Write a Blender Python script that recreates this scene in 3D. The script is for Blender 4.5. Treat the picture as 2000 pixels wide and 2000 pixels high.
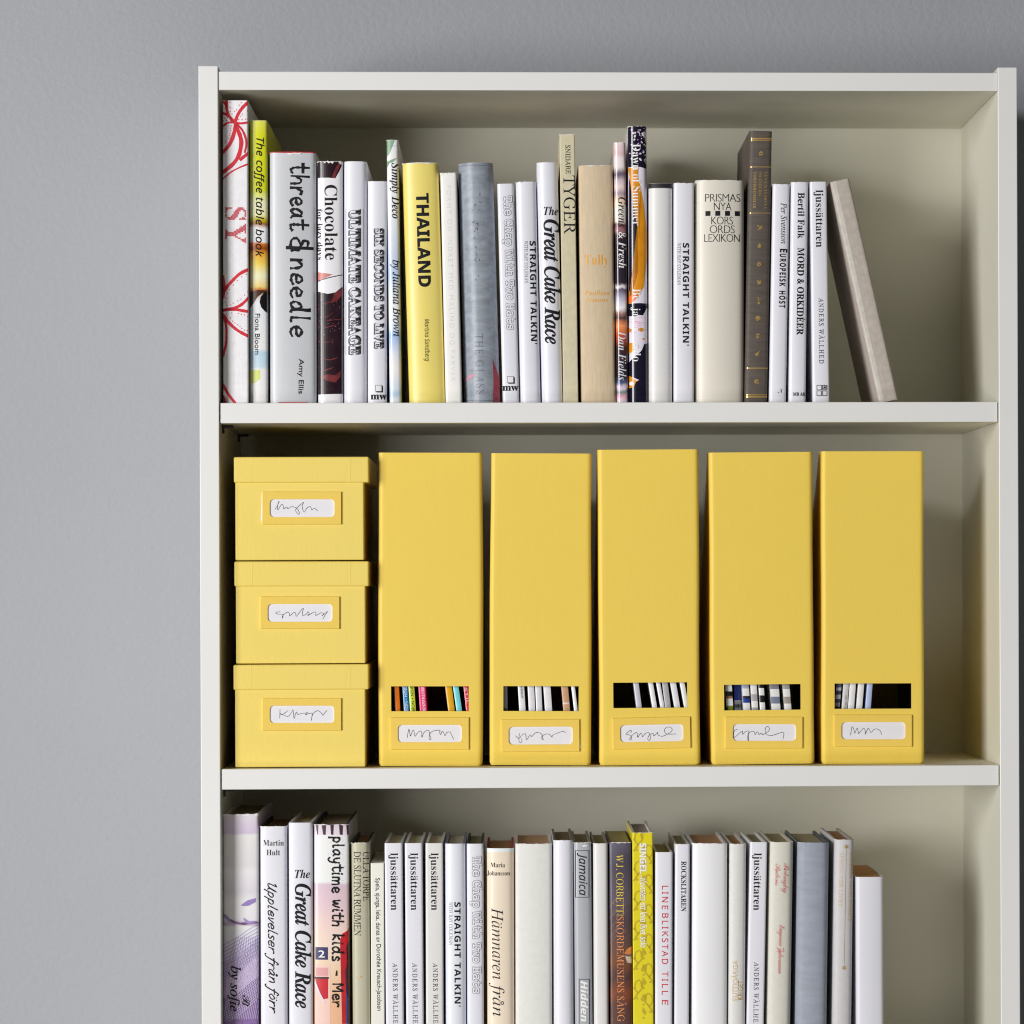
import bpy, bmesh, math, random
from mathutils import Vector, Matrix

random.seed(7)
sc = bpy.context.scene
COL = sc.collection
for o in list(bpy.data.objects):
    bpy.data.objects.remove(o)

# ------------------------------------------------------------------ camera
S = 0.0005                      # metres per photo pixel on the bookcase front
ZTOP = 2.02                     # top of the bookcase
def ZP(py): return ZTOP - (py - 129) * S
DIST = 3.33
FPX = DIST / S
YAW, ROLL = math.radians(-2.0), math.radians(-0.20)
SHX = (FPX * math.tan(YAW) - 3) / 2000.0
SHY = 0.075
CPOS = Vector((0.0015, -DIST, ZP(1150)))
cam = bpy.data.cameras.new('camera')
cam.sensor_width = 36
cam.lens = FPX * 36 / 2000
cam.shift_x, cam.shift_y = SHX, SHY
cam.clip_start, cam.clip_end = 0.1, 100
cam.dof.use_dof = True
cam.dof.focus_distance = DIST + 0.03
cam.dof.aperture_fstop = 7.0
camo = bpy.data.objects.new('camera', cam)
COL.objects.link(camo)
CROT = Matrix.Rotation(YAW, 3, 'Z') @ Matrix.Rotation(math.pi / 2, 3, 'X') @ Matrix.Rotation(ROLL, 3, 'Z')
camo.matrix_world = Matrix.Translation(CPOS) @ CROT.to_4x4()
sc.camera = camo

def P(px, py, y=0.0):
    """world point at depth y that stands where the photo shows it (used to measure real sizes)"""
    d = CROT @ Vector(((px - 1000 + 2000 * SHX) / FPX, -(py - 1000 - 2000 * SHY) / FPX, -1.0))
    k = (y - CPOS.y) / d.y
    return CPOS + d * k

# ------------------------------------------------------------------ world, lamps, exposure
w = bpy.data.worlds.new('World'); sc.world = w; w.use_nodes = True
bg = w.node_tree.nodes['Background']
bg.inputs[0].default_value = (0.90, 0.95, 1.0, 1); bg.inputs[1].default_value = 0.04

def area(name, loc, target, sx, sy, power, col):
    l = bpy.data.lights.new(name, 'AREA'); l.shape = 'RECTANGLE'; l.size = sx; l.size_y = sy
    l.energy = power; l.color = col
    o = bpy.data.objects.new(name, l); COL.objects.link(o)
    o.location = loc
    o.rotation_euler = (Vector(target) - Vector(loc)).to_track_quat('-Z', 'Y').to_euler()
    return o
area('window_light', (-3.35, -3.95, 1.85), (0.0, 0.0, 1.60), 1.9, 2.2, 282, (1.0, 0.985, 0.97))
area('room_light', (-0.2, -2.6, 0.25), (0.0, 0.0, 1.6), 2.2, 0.8, 13, (1.0, 0.95, 0.86))
sc.view_settings.view_transform = 'Standard'
sc.view_settings.look = 'None'
sc.view_settings.exposure = 0
sc.view_settings.gamma = 1
sc.view_settings.use_curve_mapping = False
sc.render.engine = 'CYCLES'
sc.cycles.filter_width = 1.15
sc.cycles.max_bounces = 8
sc.cycles.diffuse_bounces = 5

# ------------------------------------------------------------------ materials
def lin(v):
    v /= 255.0
    return v / 12.92 if v <= 0.04045 else ((v + 0.055) / 1.055) ** 2.4
GAIN = 1.0 / 0.84
def C(r, g, b, k=1.0):
    return tuple(min(0.9, lin(x) * GAIN * k) for x in (r, g, b)) + (1,)

MATS = {}
def nmat(name):
    m = bpy.data.materials.new(name); m.use_nodes = True
    MATS[name] = m
    return m, m.node_tree.nodes, m.node_tree.links, m.node_tree.nodes['Principled BSDF']

def bump(nt, bsdf, hsock, strength, dist):
    b = nt.nodes.new('ShaderNodeBump'); b.inputs['Strength'].default_value = strength
    b.inputs['Distance'].default_value = dist
    nt.links.new(hsock, b.inputs['Height']); nt.links.new(b.outputs[0], bsdf.inputs['Normal'])

def objnoise(nt, scale, vec=(1, 1, 1), detail=3, rough=.6):
    tc = nt.nodes.new('ShaderNodeTexCoord'); mp = nt.nodes.new('ShaderNodeMapping')
    mp.inputs['Scale'].default_value = vec
    n = nt.nodes.new('ShaderNodeTexNoise'); n.inputs['Scale'].default_value = scale
    n.inputs['Detail'].default_value = detail; n.inputs['Roughness'].default_value = rough
    nt.links.new(tc.outputs['Object'], mp.inputs[0]); nt.links.new(mp.outputs[0], n.inputs['Vector'])
    return n

def mottled(nt, bsdf, col, amt, scale, vec=(1, 1, 1)):
    n = objnoise(nt, scale, vec)
    mr = nt.nodes.new('ShaderNodeMapRange')
    mr.inputs[1].default_value = .3; mr.inputs[2].default_value = .7
    mr.inputs[3].default_value = 1 - amt; mr.inputs[4].default_value = 1 + amt
    mx = nt.nodes.new('ShaderNodeVectorMath'); mx.operation = 'SCALE'
    mx.inputs[0].default_value = col[:3]
    nt.links.new(n.outputs[0], mr.inputs[0]); nt.links.new(mr.outputs[0], mx.inputs['Scale'])
    nt.links.new(mx.outputs[0], bsdf.inputs['Base Color'])

def plain(name, col, rough=.5, amt=.03, scale=18, spec=.5):
    if name in MATS: return MATS[name]
    m, n, l, b = nmat(name)
    b.inputs['Roughness'].default_value = rough
    b.inputs['Specular IOR Level'].default_value = spec
    if amt: mottled(m.node_tree, b, col, amt, scale)
    else: b.inputs['Base Color'].default_value = col
    return m

def weave(nt, pitch):
    """uneven woven threads both ways: height socket"""
    outs = []
    for vec in ((1, 1, .09), (.09, 1, 1)):
        outs.append(objnoise(nt, .75 / pitch, vec, 2, .5).outputs[0])
    mu = nt.nodes.new('ShaderNodeMath'); mu.operation = 'ADD'
    nt.links.new(outs[0], mu.inputs[0]); nt.links.new(outs[1], mu.inputs[1])
    return mu.outputs[0]

def cloth(name, col, rough=.75, pitch=.0011, amt=.08, strength=.35, vec=(1, 1, 1)):
    if name in MATS: return MATS[name]
    m, n, l, b = nmat(name); nt = m.node_tree
    b.inputs['Roughness'].default_value = rough
    b.inputs['Specular IOR Level'].default_value = .3
    mottled(nt, b, col, amt, 160, vec)
    bump(nt, b, weave(nt, pitch), strength, .0004)
    return m

def jacket(name, col, rough=.38, amt=.02):
    """printed dust jacket: smooth, faintly creased paper"""
    if name in MATS: return MATS[name]
    m, n, l, b = nmat(name); nt = m.node_tree
    b.inputs['Roughness'].default_value = rough
    b.inputs['Specular IOR Level'].default_value = .45
    mottled(nt, b, col, amt, 9)
    bump(nt, b, objnoise(nt, 22, (1, 1, .35)).outputs[0], .10, .002)
    return m

def artwork(name, stops, zof, rough=.3, warp=.01, wscale=60, wvec=(1, 1, 1), speck=0, spcol=(1, 1, 1, 1), spscale=300):
    """printed picture: colours that change down the spine (stops = (photo y, colour)), broken up by noise"""
    m, n, l, b = nmat(name); nt = m.node_tree
    b.inputs['Roughness'].default_value = rough
    tc = n.new('ShaderNodeTexCoord'); sp = n.new('ShaderNodeSeparateXYZ')
    l.new(tc.outputs['Object'], sp.inputs[0])
    ns = objnoise(nt, wscale, wvec)
    ma = n.new('ShaderNodeMath'); ma.operation = 'MULTIPLY_ADD'
    ma.inputs[1].default_value = warp * 2
    ad = n.new('ShaderNodeMath'); ad.operation = 'ADD'; ad.inputs[1].default_value = -warp
    l.new(ns.outputs[0], ma.inputs[0]); l.new(sp.outputs[2], ma.inputs[2]); l.new(ma.outputs[0], ad.inputs[0])
    mr = n.new('ShaderNodeMapRange')
    while len(stops) > 31:      # a ramp holds 32 colours: drop the stop closest to its neighbours
        i = min(range(1, len(stops) - 1), key=lambda i: stops[i + 1][0] - stops[i - 1][0])
        stops = stops[:i] + stops[i + 1:]
    z0, z1 = zof(stops[0][0]), zof(stops[-1][0])
    mr.inputs[1].default_value = z0; mr.inputs[2].default_value = z1
    l.new(ad.outputs[0], mr.inputs[0])
    cr = n.new('ShaderNodeValToRGB'); el = cr.color_ramp.elements
    for i, (py, c) in enumerate(stops):
        t = (zof(py) - z0) / (z1 - z0)
        e = el[i] if i < 2 else el.new(t)
        e.position = t
    for e, (py, c) in zip(sorted(el, key=lambda e: e.position), stops): e.color = c
    l.new(mr.outputs[0], cr.inputs[0])
    out = cr.outputs[0]
    if speck:
        n2 = objnoise(nt, spscale, (1, 1, 1), 2)
        gt = n.new('ShaderNodeMapRange'); gt.inputs[1].default_value = speck; gt.inputs[2].default_value = speck + .04
        l.new(n2.outputs[0], gt.inputs[0])
        mx = n.new('ShaderNodeMixRGB'); mx.inputs[2].default_value = spcol
        l.new(gt.outputs[0], mx.inputs[0]); l.new(out, mx.inputs[1]); out = mx.outputs[0]
    l.new(out, b.inputs['Base Color'])
    return m

def paint_wall():
    m, n, l, b = nmat('grey_wall_paint'); nt = m.node_tree
    b.inputs['Roughness'].default_value = .7
    mottled(nt, b, (.358, .373, .400, 1), .025, 2.2)
    bump(nt, b, objnoise(nt, 170, (1, 1, 1), 3).outputs[0], .42, .0016)
    return m
def laminate(name, col, rough):
    m, n, l, b = nmat(name); nt = m.node_tree
    b.inputs['Roughness'].default_value = rough
    mottled(nt, b, col, .012, 6, (.4, 1, 1))
    bump(nt, b, objnoise(nt, 400, (.3, 1, 1), 2).outputs[0], .05, .0004)
    return m
WALL = paint_wall()
WHITE = laminate('white_laminate', (.80, .80, .785, 1), .42)
WHITE_SHADED = laminate('white_laminate_shaded', (.76, .742, .635, 1), .5)  # same white foil, with the warm interior shade put into its colour
STEEL = plain('dark_steel', (.05, .05, .055, 1), .35); STEEL.node_tree.nodes['Principled BSDF'].inputs['Metallic'].default_value = .8

def yellow(name, col):
    m, n, l, b = nmat(name); nt = m.node_tree
    b.inputs['Roughness'].default_value = .52
    b.inputs['Specular IOR Level'].default_value = .4
    mottled(nt, b, col, .010, 70, (2, 1, .6))
    ad = n.new('ShaderNodeMath'); ad.operation = 'MULTIPLY_ADD'; ad.inputs[1].default_value = .5
    big = objnoise(nt, 9, (1, 1, .6), 2)
    ad2 = n.new('ShaderNodeMath'); ad2.operation = 'MULTIPLY'; ad2.inputs[1].default_value = 2.5
    l.new(big.outputs[0], ad2.inputs[0])
    l.new(weave(nt, .0012), ad.inputs[0]); l.new(ad2.outputs[0], ad.inputs[2])
    bump(nt, b, ad.outputs[0], .15, .0012)
    return m
YEL = yellow('yellow_board', (.86, .628, .100, 1))
YELB = yellow('yellow_box_board', (.86, .668, .150, 1))
YEL2 = yellow('yellow_label_frame', (.86, .605, .104, 1))
CARD = plain('white_card', (.80, .79, .84, 1), .6, .01)
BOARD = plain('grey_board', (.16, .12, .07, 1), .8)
INK = plain('black_ink', (.010, .010, .012, 1), .6, 0, spec=.25)
PEN = plain('pen_ink', (.04, .04, .06, 1), .5, 0)
TORN = plain('torn_paper', (.86, .85, .83, 1), .8, .03, 200)

# ------------------------------------------------------------------ objects
def link(name, me, parent=None):
    o = bpy.data.objects.new(name, me); COL.objects.link(o)
    if parent is not None: o.parent = parent
    return o
def tag(o, label=None, cat=None, group=None, kind=None):
    if label: o['label'] = label
    if cat: o['category'] = cat
    if group: o['group'] = group
    if kind: o['kind'] = kind
    return o
def finish(name, bm, mats, parent=None):
    me = bpy.data.meshes.new(name); bm.to_mesh(me); bm.free()
    for m in mats: me.materials.append(m)
    return link(name, me, parent)
def empty(name, loc, lean=0.0):
    o = bpy.data.objects.new(name, None); COL.objects.link(o)
    o.empty_display_size = .02
    o.location = loc; o.rotation_euler = (0, lean, 0)
    return o

def add_box(bm, a, b, bev=0.0, seg=2, mi=0):
    t = bmesh.new()
    bmesh.ops.create_cube(t, size=1)
    for v in t.verts:
        v.co = Vector([(a[i] + b[i]) / 2 + v.co[i] * (b[i] - a[i]) for i in range(3)])
    if bev:
        bmesh.ops.bevel(t, geom=list(t.edges), offset=bev, segments=seg, affect='EDGES', profile=.5)
    me = bpy.data.meshes.new('t'); t.to_mesh(me); t.free()
    n0 = len(bm.faces)
    bm.from_mesh(me); bpy.data.meshes.remove(me)
    bm.faces.ensure_lookup_table()
    for f in bm.faces[n0:]: f.material_index = mi
    return bm.faces[n0:]

# ------------------------------------------------------------------ lettering (glyph outlines laid on spines as printed ink)
STY = {'sans': None, 'bserif': (0x1D400, 0x1D41A), 'iserif': (0x1D434, 0x1D44E), 'biserif': (0x1D468, 0x1D482),
       'script': (0x1D4D0, 0x1D4EA), 'sans2': (0x1D5A0, 0x1D5BA), 'bsans': (0x1D5D4, 0x1D5EE), 'isans': (0x1D608, 0x1D622),
       'bisans': (0x1D63C, 0x1D656), 'mono': (0x1D670, 0x1D68A), 'userif': (0x1D434, 0x1D44E)}
BASE = {'ä': ('a', 'd'), 'ö': ('o', 'd'), 'å': ('a', 'r'), 'é': ('e', 'a'), 'è': ('e', 'g'), 'Ä': ('A', 'd'), 'Ö': ('O', 'd'),
        'Å': ('A', 'r'), 'É': ('E', 'a'), 'È': ('E', 'g')}
def uni(sty, ch):
    t = STY[sty]
    if t is None: return ch
    if sty in ('iserif', 'userif') and ch == 'h': return '\u210e'
    if 'A' <= ch <= 'Z': return chr(t[0] + ord(ch) - 65)
    if 'a' <= ch <= 'z': return chr(t[1] + ord(ch) - 97)
    return ch
GL = {}
_cu = bpy.data.curves.new('glyph', 'FONT'); _cu.resolution_u = 4
_ob = bpy.data.objects.new('glyph', _cu)
def raw(s):
    _cu.body = s
    me = _ob.to_mesh()
    vs = [(v.co.x, v.co.y) for v in me.vertices]; fs = [tuple(p.vertices) for p in me.polygons]
    _ob.to_mesh_clear()
    return vs, fs
BAR = []
OUT = {}
def outline(sty, ch):
    """outline and advance of one character (a bar set after it marks where the next one starts)"""
    if not BAR:
        xs = [v[0] for v in raw('|')[0]]; BAR.extend((min(xs), max(xs)))
    if (sty, ch) not in OUT:
        vs, fs = raw(uni(sty, ch) + '|')
        hi = max(v[0] for v in vs); lo = hi - (BAR[1] - BAR[0])
        isbar = [abs(v[0] - hi) < 2e-4 or abs(v[0] - lo) < 2e-4 for v in vs]
        keep = [f for f in fs if not all(isbar[i] for i in f)]
        ids = sorted({i for f in keep for i in f}); mp = {i: k for k, i in enumerate(ids)}
        OUT[sty, ch] = ([vs[i] for i in ids], [tuple(mp[i] for i in f) for f in keep], hi - BAR[1])
    return OUT[sty, ch]
def fatten(vs, fs, off):
    """move the outline outwards (bolder) or inwards (lighter)"""
    key = {}; rep = [key.setdefault((round(x, 5), round(y, 5)), i) for i, (x, y) in enumerate(vs)]
    cnt = {}
    for f in fs:
        ar = sum(vs[f[i - 1]][0] * vs[f[i]][1] - vs[f[i]][0] * vs[f[i - 1]][1] for i in range(len(f)))
        g = [rep[i] for i in (f if ar > 0 else f[::-1])]
        for i in range(len(g)):
            cnt.setdefault(frozenset((g[i - 1], g[i])), []).append((g[i - 1], g[i]))
    nr = {}
    for e in cnt.values():
        if len(e) != 1 or e[0][0] == e[0][1]: continue
        p, q = e[0]; d = Vector(vs[q]) - Vector(vs[p])
        if d.length < 1e-7: continue
        d.normalize(); n = Vector((d.y, -d.x))
        nr.setdefault(p, []).append(n); nr.setdefault(q, []).append(n)
    out = []
    for i, (x, y) in enumerate(vs):
        ns = nr.get(rep[i])
        if ns:
            m = sum(ns, Vector((0, 0))) / len(ns); l2 = m.length_squared
            m = m / max(l2, .45) if l2 > 1e-6 else m
            x, y = x + m.x * off, y + m.y * off
        out.append((x, y))
    return out
def glyph(sty, ch, off):
    k = (sty, ch, off)
    if k in GL: return GL[k]
    if ch == ' ':
        g = ([], [], .28, 0)
    else:
        b, mark = BASE.get(ch, (ch, None))
        vs, fs, adv = outline(sty, b)
        vs = fatten(vs, fs, off) if off else list(vs)
        fs = list(fs)
        if sty == 'userif': vs = [(x - .24 * y, y) for x, y in vs]
        if sty == 'mono': adv = .6
        top = max(v[1] for v in vs) if vs else 0
        if mark:
            cx = sum(v[0] for v in vs) / len(vs) + (.08 if sty in ('iserif', 'biserif', 'isans', 'bisans') else 0)
            r = .055 if sty in ('bserif', 'bsans', 'biserif') else .042
            def disc(x, y, r):
                i = len(vs); vs.extend((x + r * math.cos(t * .7854), y + r * math.sin(t * .7854)) for t in range(8))
                fs.append(tuple(range(i, i + 8)))
            if mark == 'd': disc(cx - .11, top + .11, r); disc(cx + .11, top + .11, r)
            elif mark == 'r':
                for t in range(10):
                    a = t * .6283; b2 = a + .6283; i = len(vs); y = top + .12
                    vs.extend([(cx + q * math.cos(z), y + q * math.sin(z)) for q, z in ((.10, a), (.10, b2), (.06, b2), (.06, a))])
                    fs.append((i, i + 1, i + 2, i + 3))
            else:
                q = 1 if mark == 'a' else -1; i = len(vs)
                vs.extend([(cx - .04 - .03 * q, top + .04), (cx + .02 - .03 * q, top + .04), (cx + .10 * q + .04, top + .19), (cx + .10 * q - .05, top + .19)])
                fs.append((i, i + 1, i + 2, i + 3))
        g = (vs, fs, adv, top)
    GL[k] = g
    return g
def clip_above(V, F, c):
    """the part of flat faces above the line y = c"""
    V, out = list(V), []
    for f in F:
        pts = [V[i] for i in f]; q = []
        for i, p in enumerate(pts):
            n = pts[(i + 1) % len(pts)]
            if p[1] >= c: q.append(p)
            if (p[1] >= c) != (n[1] >= c):
                t = (c - p[1]) / (n[1] - p[1]); q.append((p[0] + t * (n[0] - p[0]), c))
        if len(q) > 2:
            i = len(V); V += q; out.append(tuple(range(i, i + len(q))))
    return V, out
CAP = {}
def caph(sty):
    if sty not in CAP: CAP[sty] = glyph(sty, 'H', 0)[3]
    return CAP[sty]

def layout(s, sty, off=0.0, track=0.0):
    """string -> (verts, faces, ink start, ink end) in font units"""
    V, F, x, lo, hi = [], [], 0, 9e9, -9e9
    for ch in s:
        vs, fs, adv, _ = glyph(sty, ch, off)
        i = len(V)
        for a, b in vs:
            V.append((x + a, b)); lo = min(lo, x + a); hi = max(hi, x + a)
        F += [tuple(q + i for q in f) for f in fs]
        x += adv + track
    return V, F, lo, hi

HAND = {  # single-stroke handwriting: (width, strokes); x-height 1
 't': (.75, [[(.35, 1.65), (.32, .5), (.37, .06), (.6, 0), (.74, .15)], [(0, 1.08), (.72, 1.12)]]),
 'h': (.75, [[(.12, 1.7), (.1, 0)], [(.1, .5), (.35, .95), (.6, .8), (.64, 0)]]),
 'r': (.65, [[(.1, 1), (.12, 0)], [(.12, .55), (.35, .95), (.62, .88)]]),
 'e': (.72, [[(.1, .5), (.55, .55), (.58, .85), (.32, 1.0), (.08, .6), (.15, .15), (.42, 0), (.68, .18)]]),
 'a': (.8, [[(.6, .88), (.32, 1.0), (.06, .5), (.2, .02), (.45, .3), (.6, .95), (.58, .25), (.74, 0)]]),
 'n': (.76, [[(.1, 1), (.1, 0)], [(.1, .55), (.4, 1.0), (.58, .7), (.64, 0)]]),
 'd': (.82, [[(.56, .75), (.32, 1.0), (.06, .5), (.22, 0), (.5, .35), (.6, 1.75)], [(.6, 1.75), (.58, .2), (.74, 0)]]),
 'l': (.5, [[(.15, 1.75), (.13, .3), (.2, 0), (.42, .06)]]),
 '&': (.95, [[(.85, .15), (.6, 0), (.2, .1), (.15, .6), (.5, .95), (.25, 1.2), (.3, 1.55), (.65, 1.5)], [(.72, 2.0), (.70, -.35)], [(.5, .95), (.8, .75), (.85, .15)]]),
 'p': (.72, [[(.12, 1), (.08, -.7)], [(.1, .7), (.35, 1), (.6, .6), (.4, .05), (.1, .2)]]),
 'y': (.7, [[(.05, 1), (.15, .3), (.4, .15), (.56, .5)], [(.6, 1), (.5, -.3), (.25, -.7), (0, -.5)]]),
 'i': (.35, [[(.12, 1), (.1, .1), (.25, 0)], [(.14, 1.38), (.16, 1.48)]]),
 'm': (1.05, [[(.1, 1), (.1, 0)], [(.1, .6), (.3, 1), (.46, .8), (.46, 0)], [(.46, .6), (.7, 1), (.86, .8), (.9, 0)]]),
 'w': (1.0, [[(.05, 1), (.15, .1), (.3, .05), (.45, .75), (.55, .1), (.72, .1), (.88, 1)]]),
 'k': (.7, [[(.12, 1.7), (.1, 0)], [(.55, 1), (.12, .5), (.6, 0)]]),
 's': (.6, [[(.5, .88), (.27, 1), (.1, .75), (.45, .4), (.4, .05), (.05, .06)]]),
 '-': (.8, [[(.15, .6), (.6, .62)]]),
 'M': (1.1, [[(.1, 0), (.15, 1.6), (.5, .6), (.85, 1.6), (.9, 0)]]),
 'U': (1.0, [[(.0, 1.3), (.2, 1.6), (.18, .5), (.35, 0), (.65, .3), (.8, 1.6), (.75, .2), (.95, 0)]]),
 'v': (.6, [[(.05, 1), (.25, 0), (.55, 1)]]),
 'f': (.6, [[(.6, 1.5), (.4, 1.75), (.28, 1.2), (.15, -.4), (-.05, -.7), (-.15, -.5)], [(.0, .95), (.6, 1.0)]]),
 'å': (.8, [[(.6, .88), (.32, 1.0), (.06, .5), (.2, .02), (.45, .3), (.6, .95), (.58, .25), (.74, 0)], [(.4, 1.3), (.5, 1.42), (.4, 1.54), (.3, 1.42), (.4, 1.3)]]),
 'o': (.72, [[(.35, 1), (.08, .5), (.3, 0), (.6, .4), (.5, .9), (.35, 1)]]),
 'ö': (.72, [[(.35, 1), (.08, .5), (.3, 0), (.6, .4), (.5, .9), (.35, 1)], [(.22, 1.3), (.24, 1.38)], [(.48, 1.3), (.5, 1.38)]]),
}

def smooth(pts, n=5):
    if len(pts) < 3: return [Vector(p) for p in pts]
    q = [Vector(p) for p in pts]; q = [q[0] * 2 - q[1]] + q + [q[-1] * 2 - q[-2]]
    out = []
    for i in range(1, len(q) - 2):
        a, b, c, d = q[i - 1:i + 3]
        for k in range(n):
            t = k / n
            out.append(.5 * ((2 * b) + (c - a) * t + (2 * a - 5 * b + 4 * c - d) * t * t + (3 * b - a - 3 * c + d) * t ** 3))
    out.append(q[-2])
    return out

def ribbon(pts, width, taper=False, jit=0.0):
    """centre line -> (verts, faces) of a flat stroke"""
    V, F = [], []
    n = len(pts)
    for i, p in enumerate(pts):
        d = (pts[min(i + 1, n - 1)] - pts[max(i - 1, 0)])
        d = d.normalized() if d.length > 1e-9 else Vector((1, 0))
        wd = width / 2
        if taper: wd *= (.35 + .65 * math.sin(math.pi * min(1, max(0, i / (n - 1)))) ** .5)
        if jit: wd *= 1 + random.uniform(-jit, jit)
        nn = Vector((-d.y, d.x)) * wd
        if i == 0: p = p - d * wd * .6
        if i == n - 1: p = p + d * wd * .6
        V += [tuple(p + nn), tuple(p - nn)]
        if i: F.append((2 * i - 2, 2 * i - 1, 2 * i + 1, 2 * i))
    return V, F

class Decals:
    """flat printed marks in photo-pixel coordinates, later laid on a real surface"""
    def __init__(s): s.items = []
    def add(s, V, F, mat, layer=1): s.items.append((V, F, mat, layer)); return s
    def poly(s, pts, mat, layer=1): return s.add([tuple(p) for p in pts], [tuple(range(len(pts)))], mat, layer)
    def rect(s, x0, y0, x1, y1, mat, layer=1): return s.poly([(x0, y0), (x1, y0), (x1, y1), (x0, y1)], mat, layer)
    def line(s, pts, width, mat, layer=1, sm=True, taper=False, jit=0):
        p = smooth(pts) if sm else [Vector(q) for q in pts]
        V, F = ribbon(p, width, taper, jit); return s.add(V, F, mat, layer)
    def dot(s, x, y, r, mat, layer=1, n=8):
        return s.poly([(x + r * math.cos(i * 6.2832 / n), y + r * math.sin(i * 6.2832 / n)) for i in range(n)], mat, layer)
    def frame(s, x0, y0, x1, y1, wd, mat, layer=1):
        for a in ((x0, y0, x1, y0 + wd), (x0, y1 - wd, x1, y1), (x0, y0 + wd, x0 + wd, y1 - wd), (x1 - wd, y0 + wd, x1, y1 - wd)):
            s.rect(*a, mat, layer)
        return s
    def text(s, body, sty, p0, p1, cap, mat, off=0.0, track=0.0, layer=1, shift=(0, 0), flt=None):
        V, F, lo, hi = layout(body, sty, 0.0, track)
        if off: V, F, _, _ = layout(body, sty, off, track)
        if flt is not None: V, F = clip_above(V, F, flt * caph(sty))
        a, b = Vector(p0), Vector(p1); L = (b - a).length; d = (b - a) / L; t = Vector((d.y, -d.x))
        ks, kt = L / (hi - lo), cap / caph(sty)
        out = [tuple(a + d * ((x - lo) * ks) + t * (y * kt) + Vector(shift)) for x, y in V]
        return s.add(out, F, mat, layer)
    def hand(s, body, p0, p1, xh, width, mat, layer=1, jit=.25, slant=0.0, wob=.03, gap=.12):
        a, b = Vector(p0), Vector(p1); L = (b - a).length; d = (b - a) / L; t = Vector((d.y, -d.x))
        tot = sum((.45 if c == ' ' else HAND[c][0] + gap) for c in body); ks = L / tot
        x = 0
        for c in body:
            if c == ' ': x += .45; continue
            for st in HAND[c][1]:
                pts = []
                for q in st:
                    qx, qy = q[0] + random.uniform(-wob, wob), q[1] + random.uniform(-wob, wob)
                    pts.append(a + d * ((x + qx + slant * qy) * ks) + t * (qy * xh))
                s.line(pts, width, mat, layer, True, False, jit)
            x += HAND[c][0] + gap
        return s

def lay(bm, dec, to_local, prof, slots, umin, umax, vmin, vmax, eps=.00012, cuts=()):
    """lay the marks on the surface y = prof(u); adds faces to bm"""
    if dec is None: return
    for V, F, mat, layer in dec.items:
        if mat not in slots: slots.append(mat)
        mi = slots.index(mat)
        t = bmesh.new()
        vs = []
        for p in V:
            q = to_local(*p); vs.append(t.verts.new((q[0], 0, q[1])))
        for f in F:
            if len(set(f)) < 3: continue
            try: t.faces.new([vs[i] for i in f])
            except ValueError: pass
        big = [f for f in t.faces if len(f.verts) > 4]
        if big: bmesh.ops.triangulate(t, faces=big)
        a0, a1 = min(v.co.x for v in vs), max(v.co.x for v in vs)
        b0, b1 = min(v.co.z for v in vs), max(v.co.z for v in vs)
        for co, no, need in (((umin, 0, 0), (-1, 0, 0), a0 < umin), ((umax, 0, 0), (1, 0, 0), a1 > umax), ((0, 0, vmin), (0, 0, -1), b0 < vmin), ((0, 0, vmax), (0, 0, 1), b1 > vmax)):
            if need: bmesh.ops.bisect_plane(t, geom=t.verts[:] + t.edges[:] + t.faces[:], plane_co=co, plane_no=no, clear_outer=True)
        for u in cuts:      # follow the facets of the surface below
            if a0 < u < a1: bmesh.ops.bisect_plane(t, geom=t.verts[:] + t.edges[:] + t.faces[:], plane_co=(u, 0, 0), plane_no=(1, 0, 0))
        t.normal_update()
        mp = {}
        for v in t.verts:
            u = v.co.x; y = prof(u)
            sl = (prof(min(u + 5e-5, umax + .0001)) - prof(max(u - 5e-5, umin - .0001))) / 1e-4
            q = eps * layer / math.sqrt(1 + sl * sl)
            mp[v] = bm.verts.new((u + sl * q, y - q, v.co.z))
        for f in t.faces:
            vv = [mp[v] for v in f.verts]
            if f.normal.y > 0: vv.reverse()
            nf = bm.faces.new(vv); nf.material_index = mi; nf.smooth = False
        t.free()

class Frame:
    """the local frame of a standing thing: origin at its lower left front corner, leaning in the shelf plane"""
    def __init__(s, bl, tl, ytop, ybot, y0, zs, br=None, tr=None):
        A = P(bl, ybot, y0); T = P(tl, ytop, y0)
        s.y0 = y0
        s.lean = math.atan2(T.x - A.x, T.z - zs)
        w1 = P(br, ybot, y0).x - A.x; w2 = P(tr, ytop, y0).x - T.x
        s.w = (w1 + w2) / 2 * math.cos(s.lean)
        lift = max(0, s.w * math.sin(s.lean))
        s.o = Vector((A.x, y0, zs + lift))
        s.h = (T.z - s.o.z) / math.cos(s.lean)
        s.c, s.sn = math.cos(s.lean), math.sin(s.lean)
    def loc(s, px, py, dy=0.0):
        p = P(px, py, s.y0 + dy) - s.o
        return (p.x * s.c - p.z * s.sn, p.x * s.sn + p.z * s.c)

# ------------------------------------------------------------------ wall and bookcase
bm = bmesh.new(); add_box(bm, (-3.2, .292, -.0), (3.2, .40, 3.2))
tag(finish('wall', bm, [WALL]), 'plain grey painted wall behind the white bookcase', 'wall', kind='structure')

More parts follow.
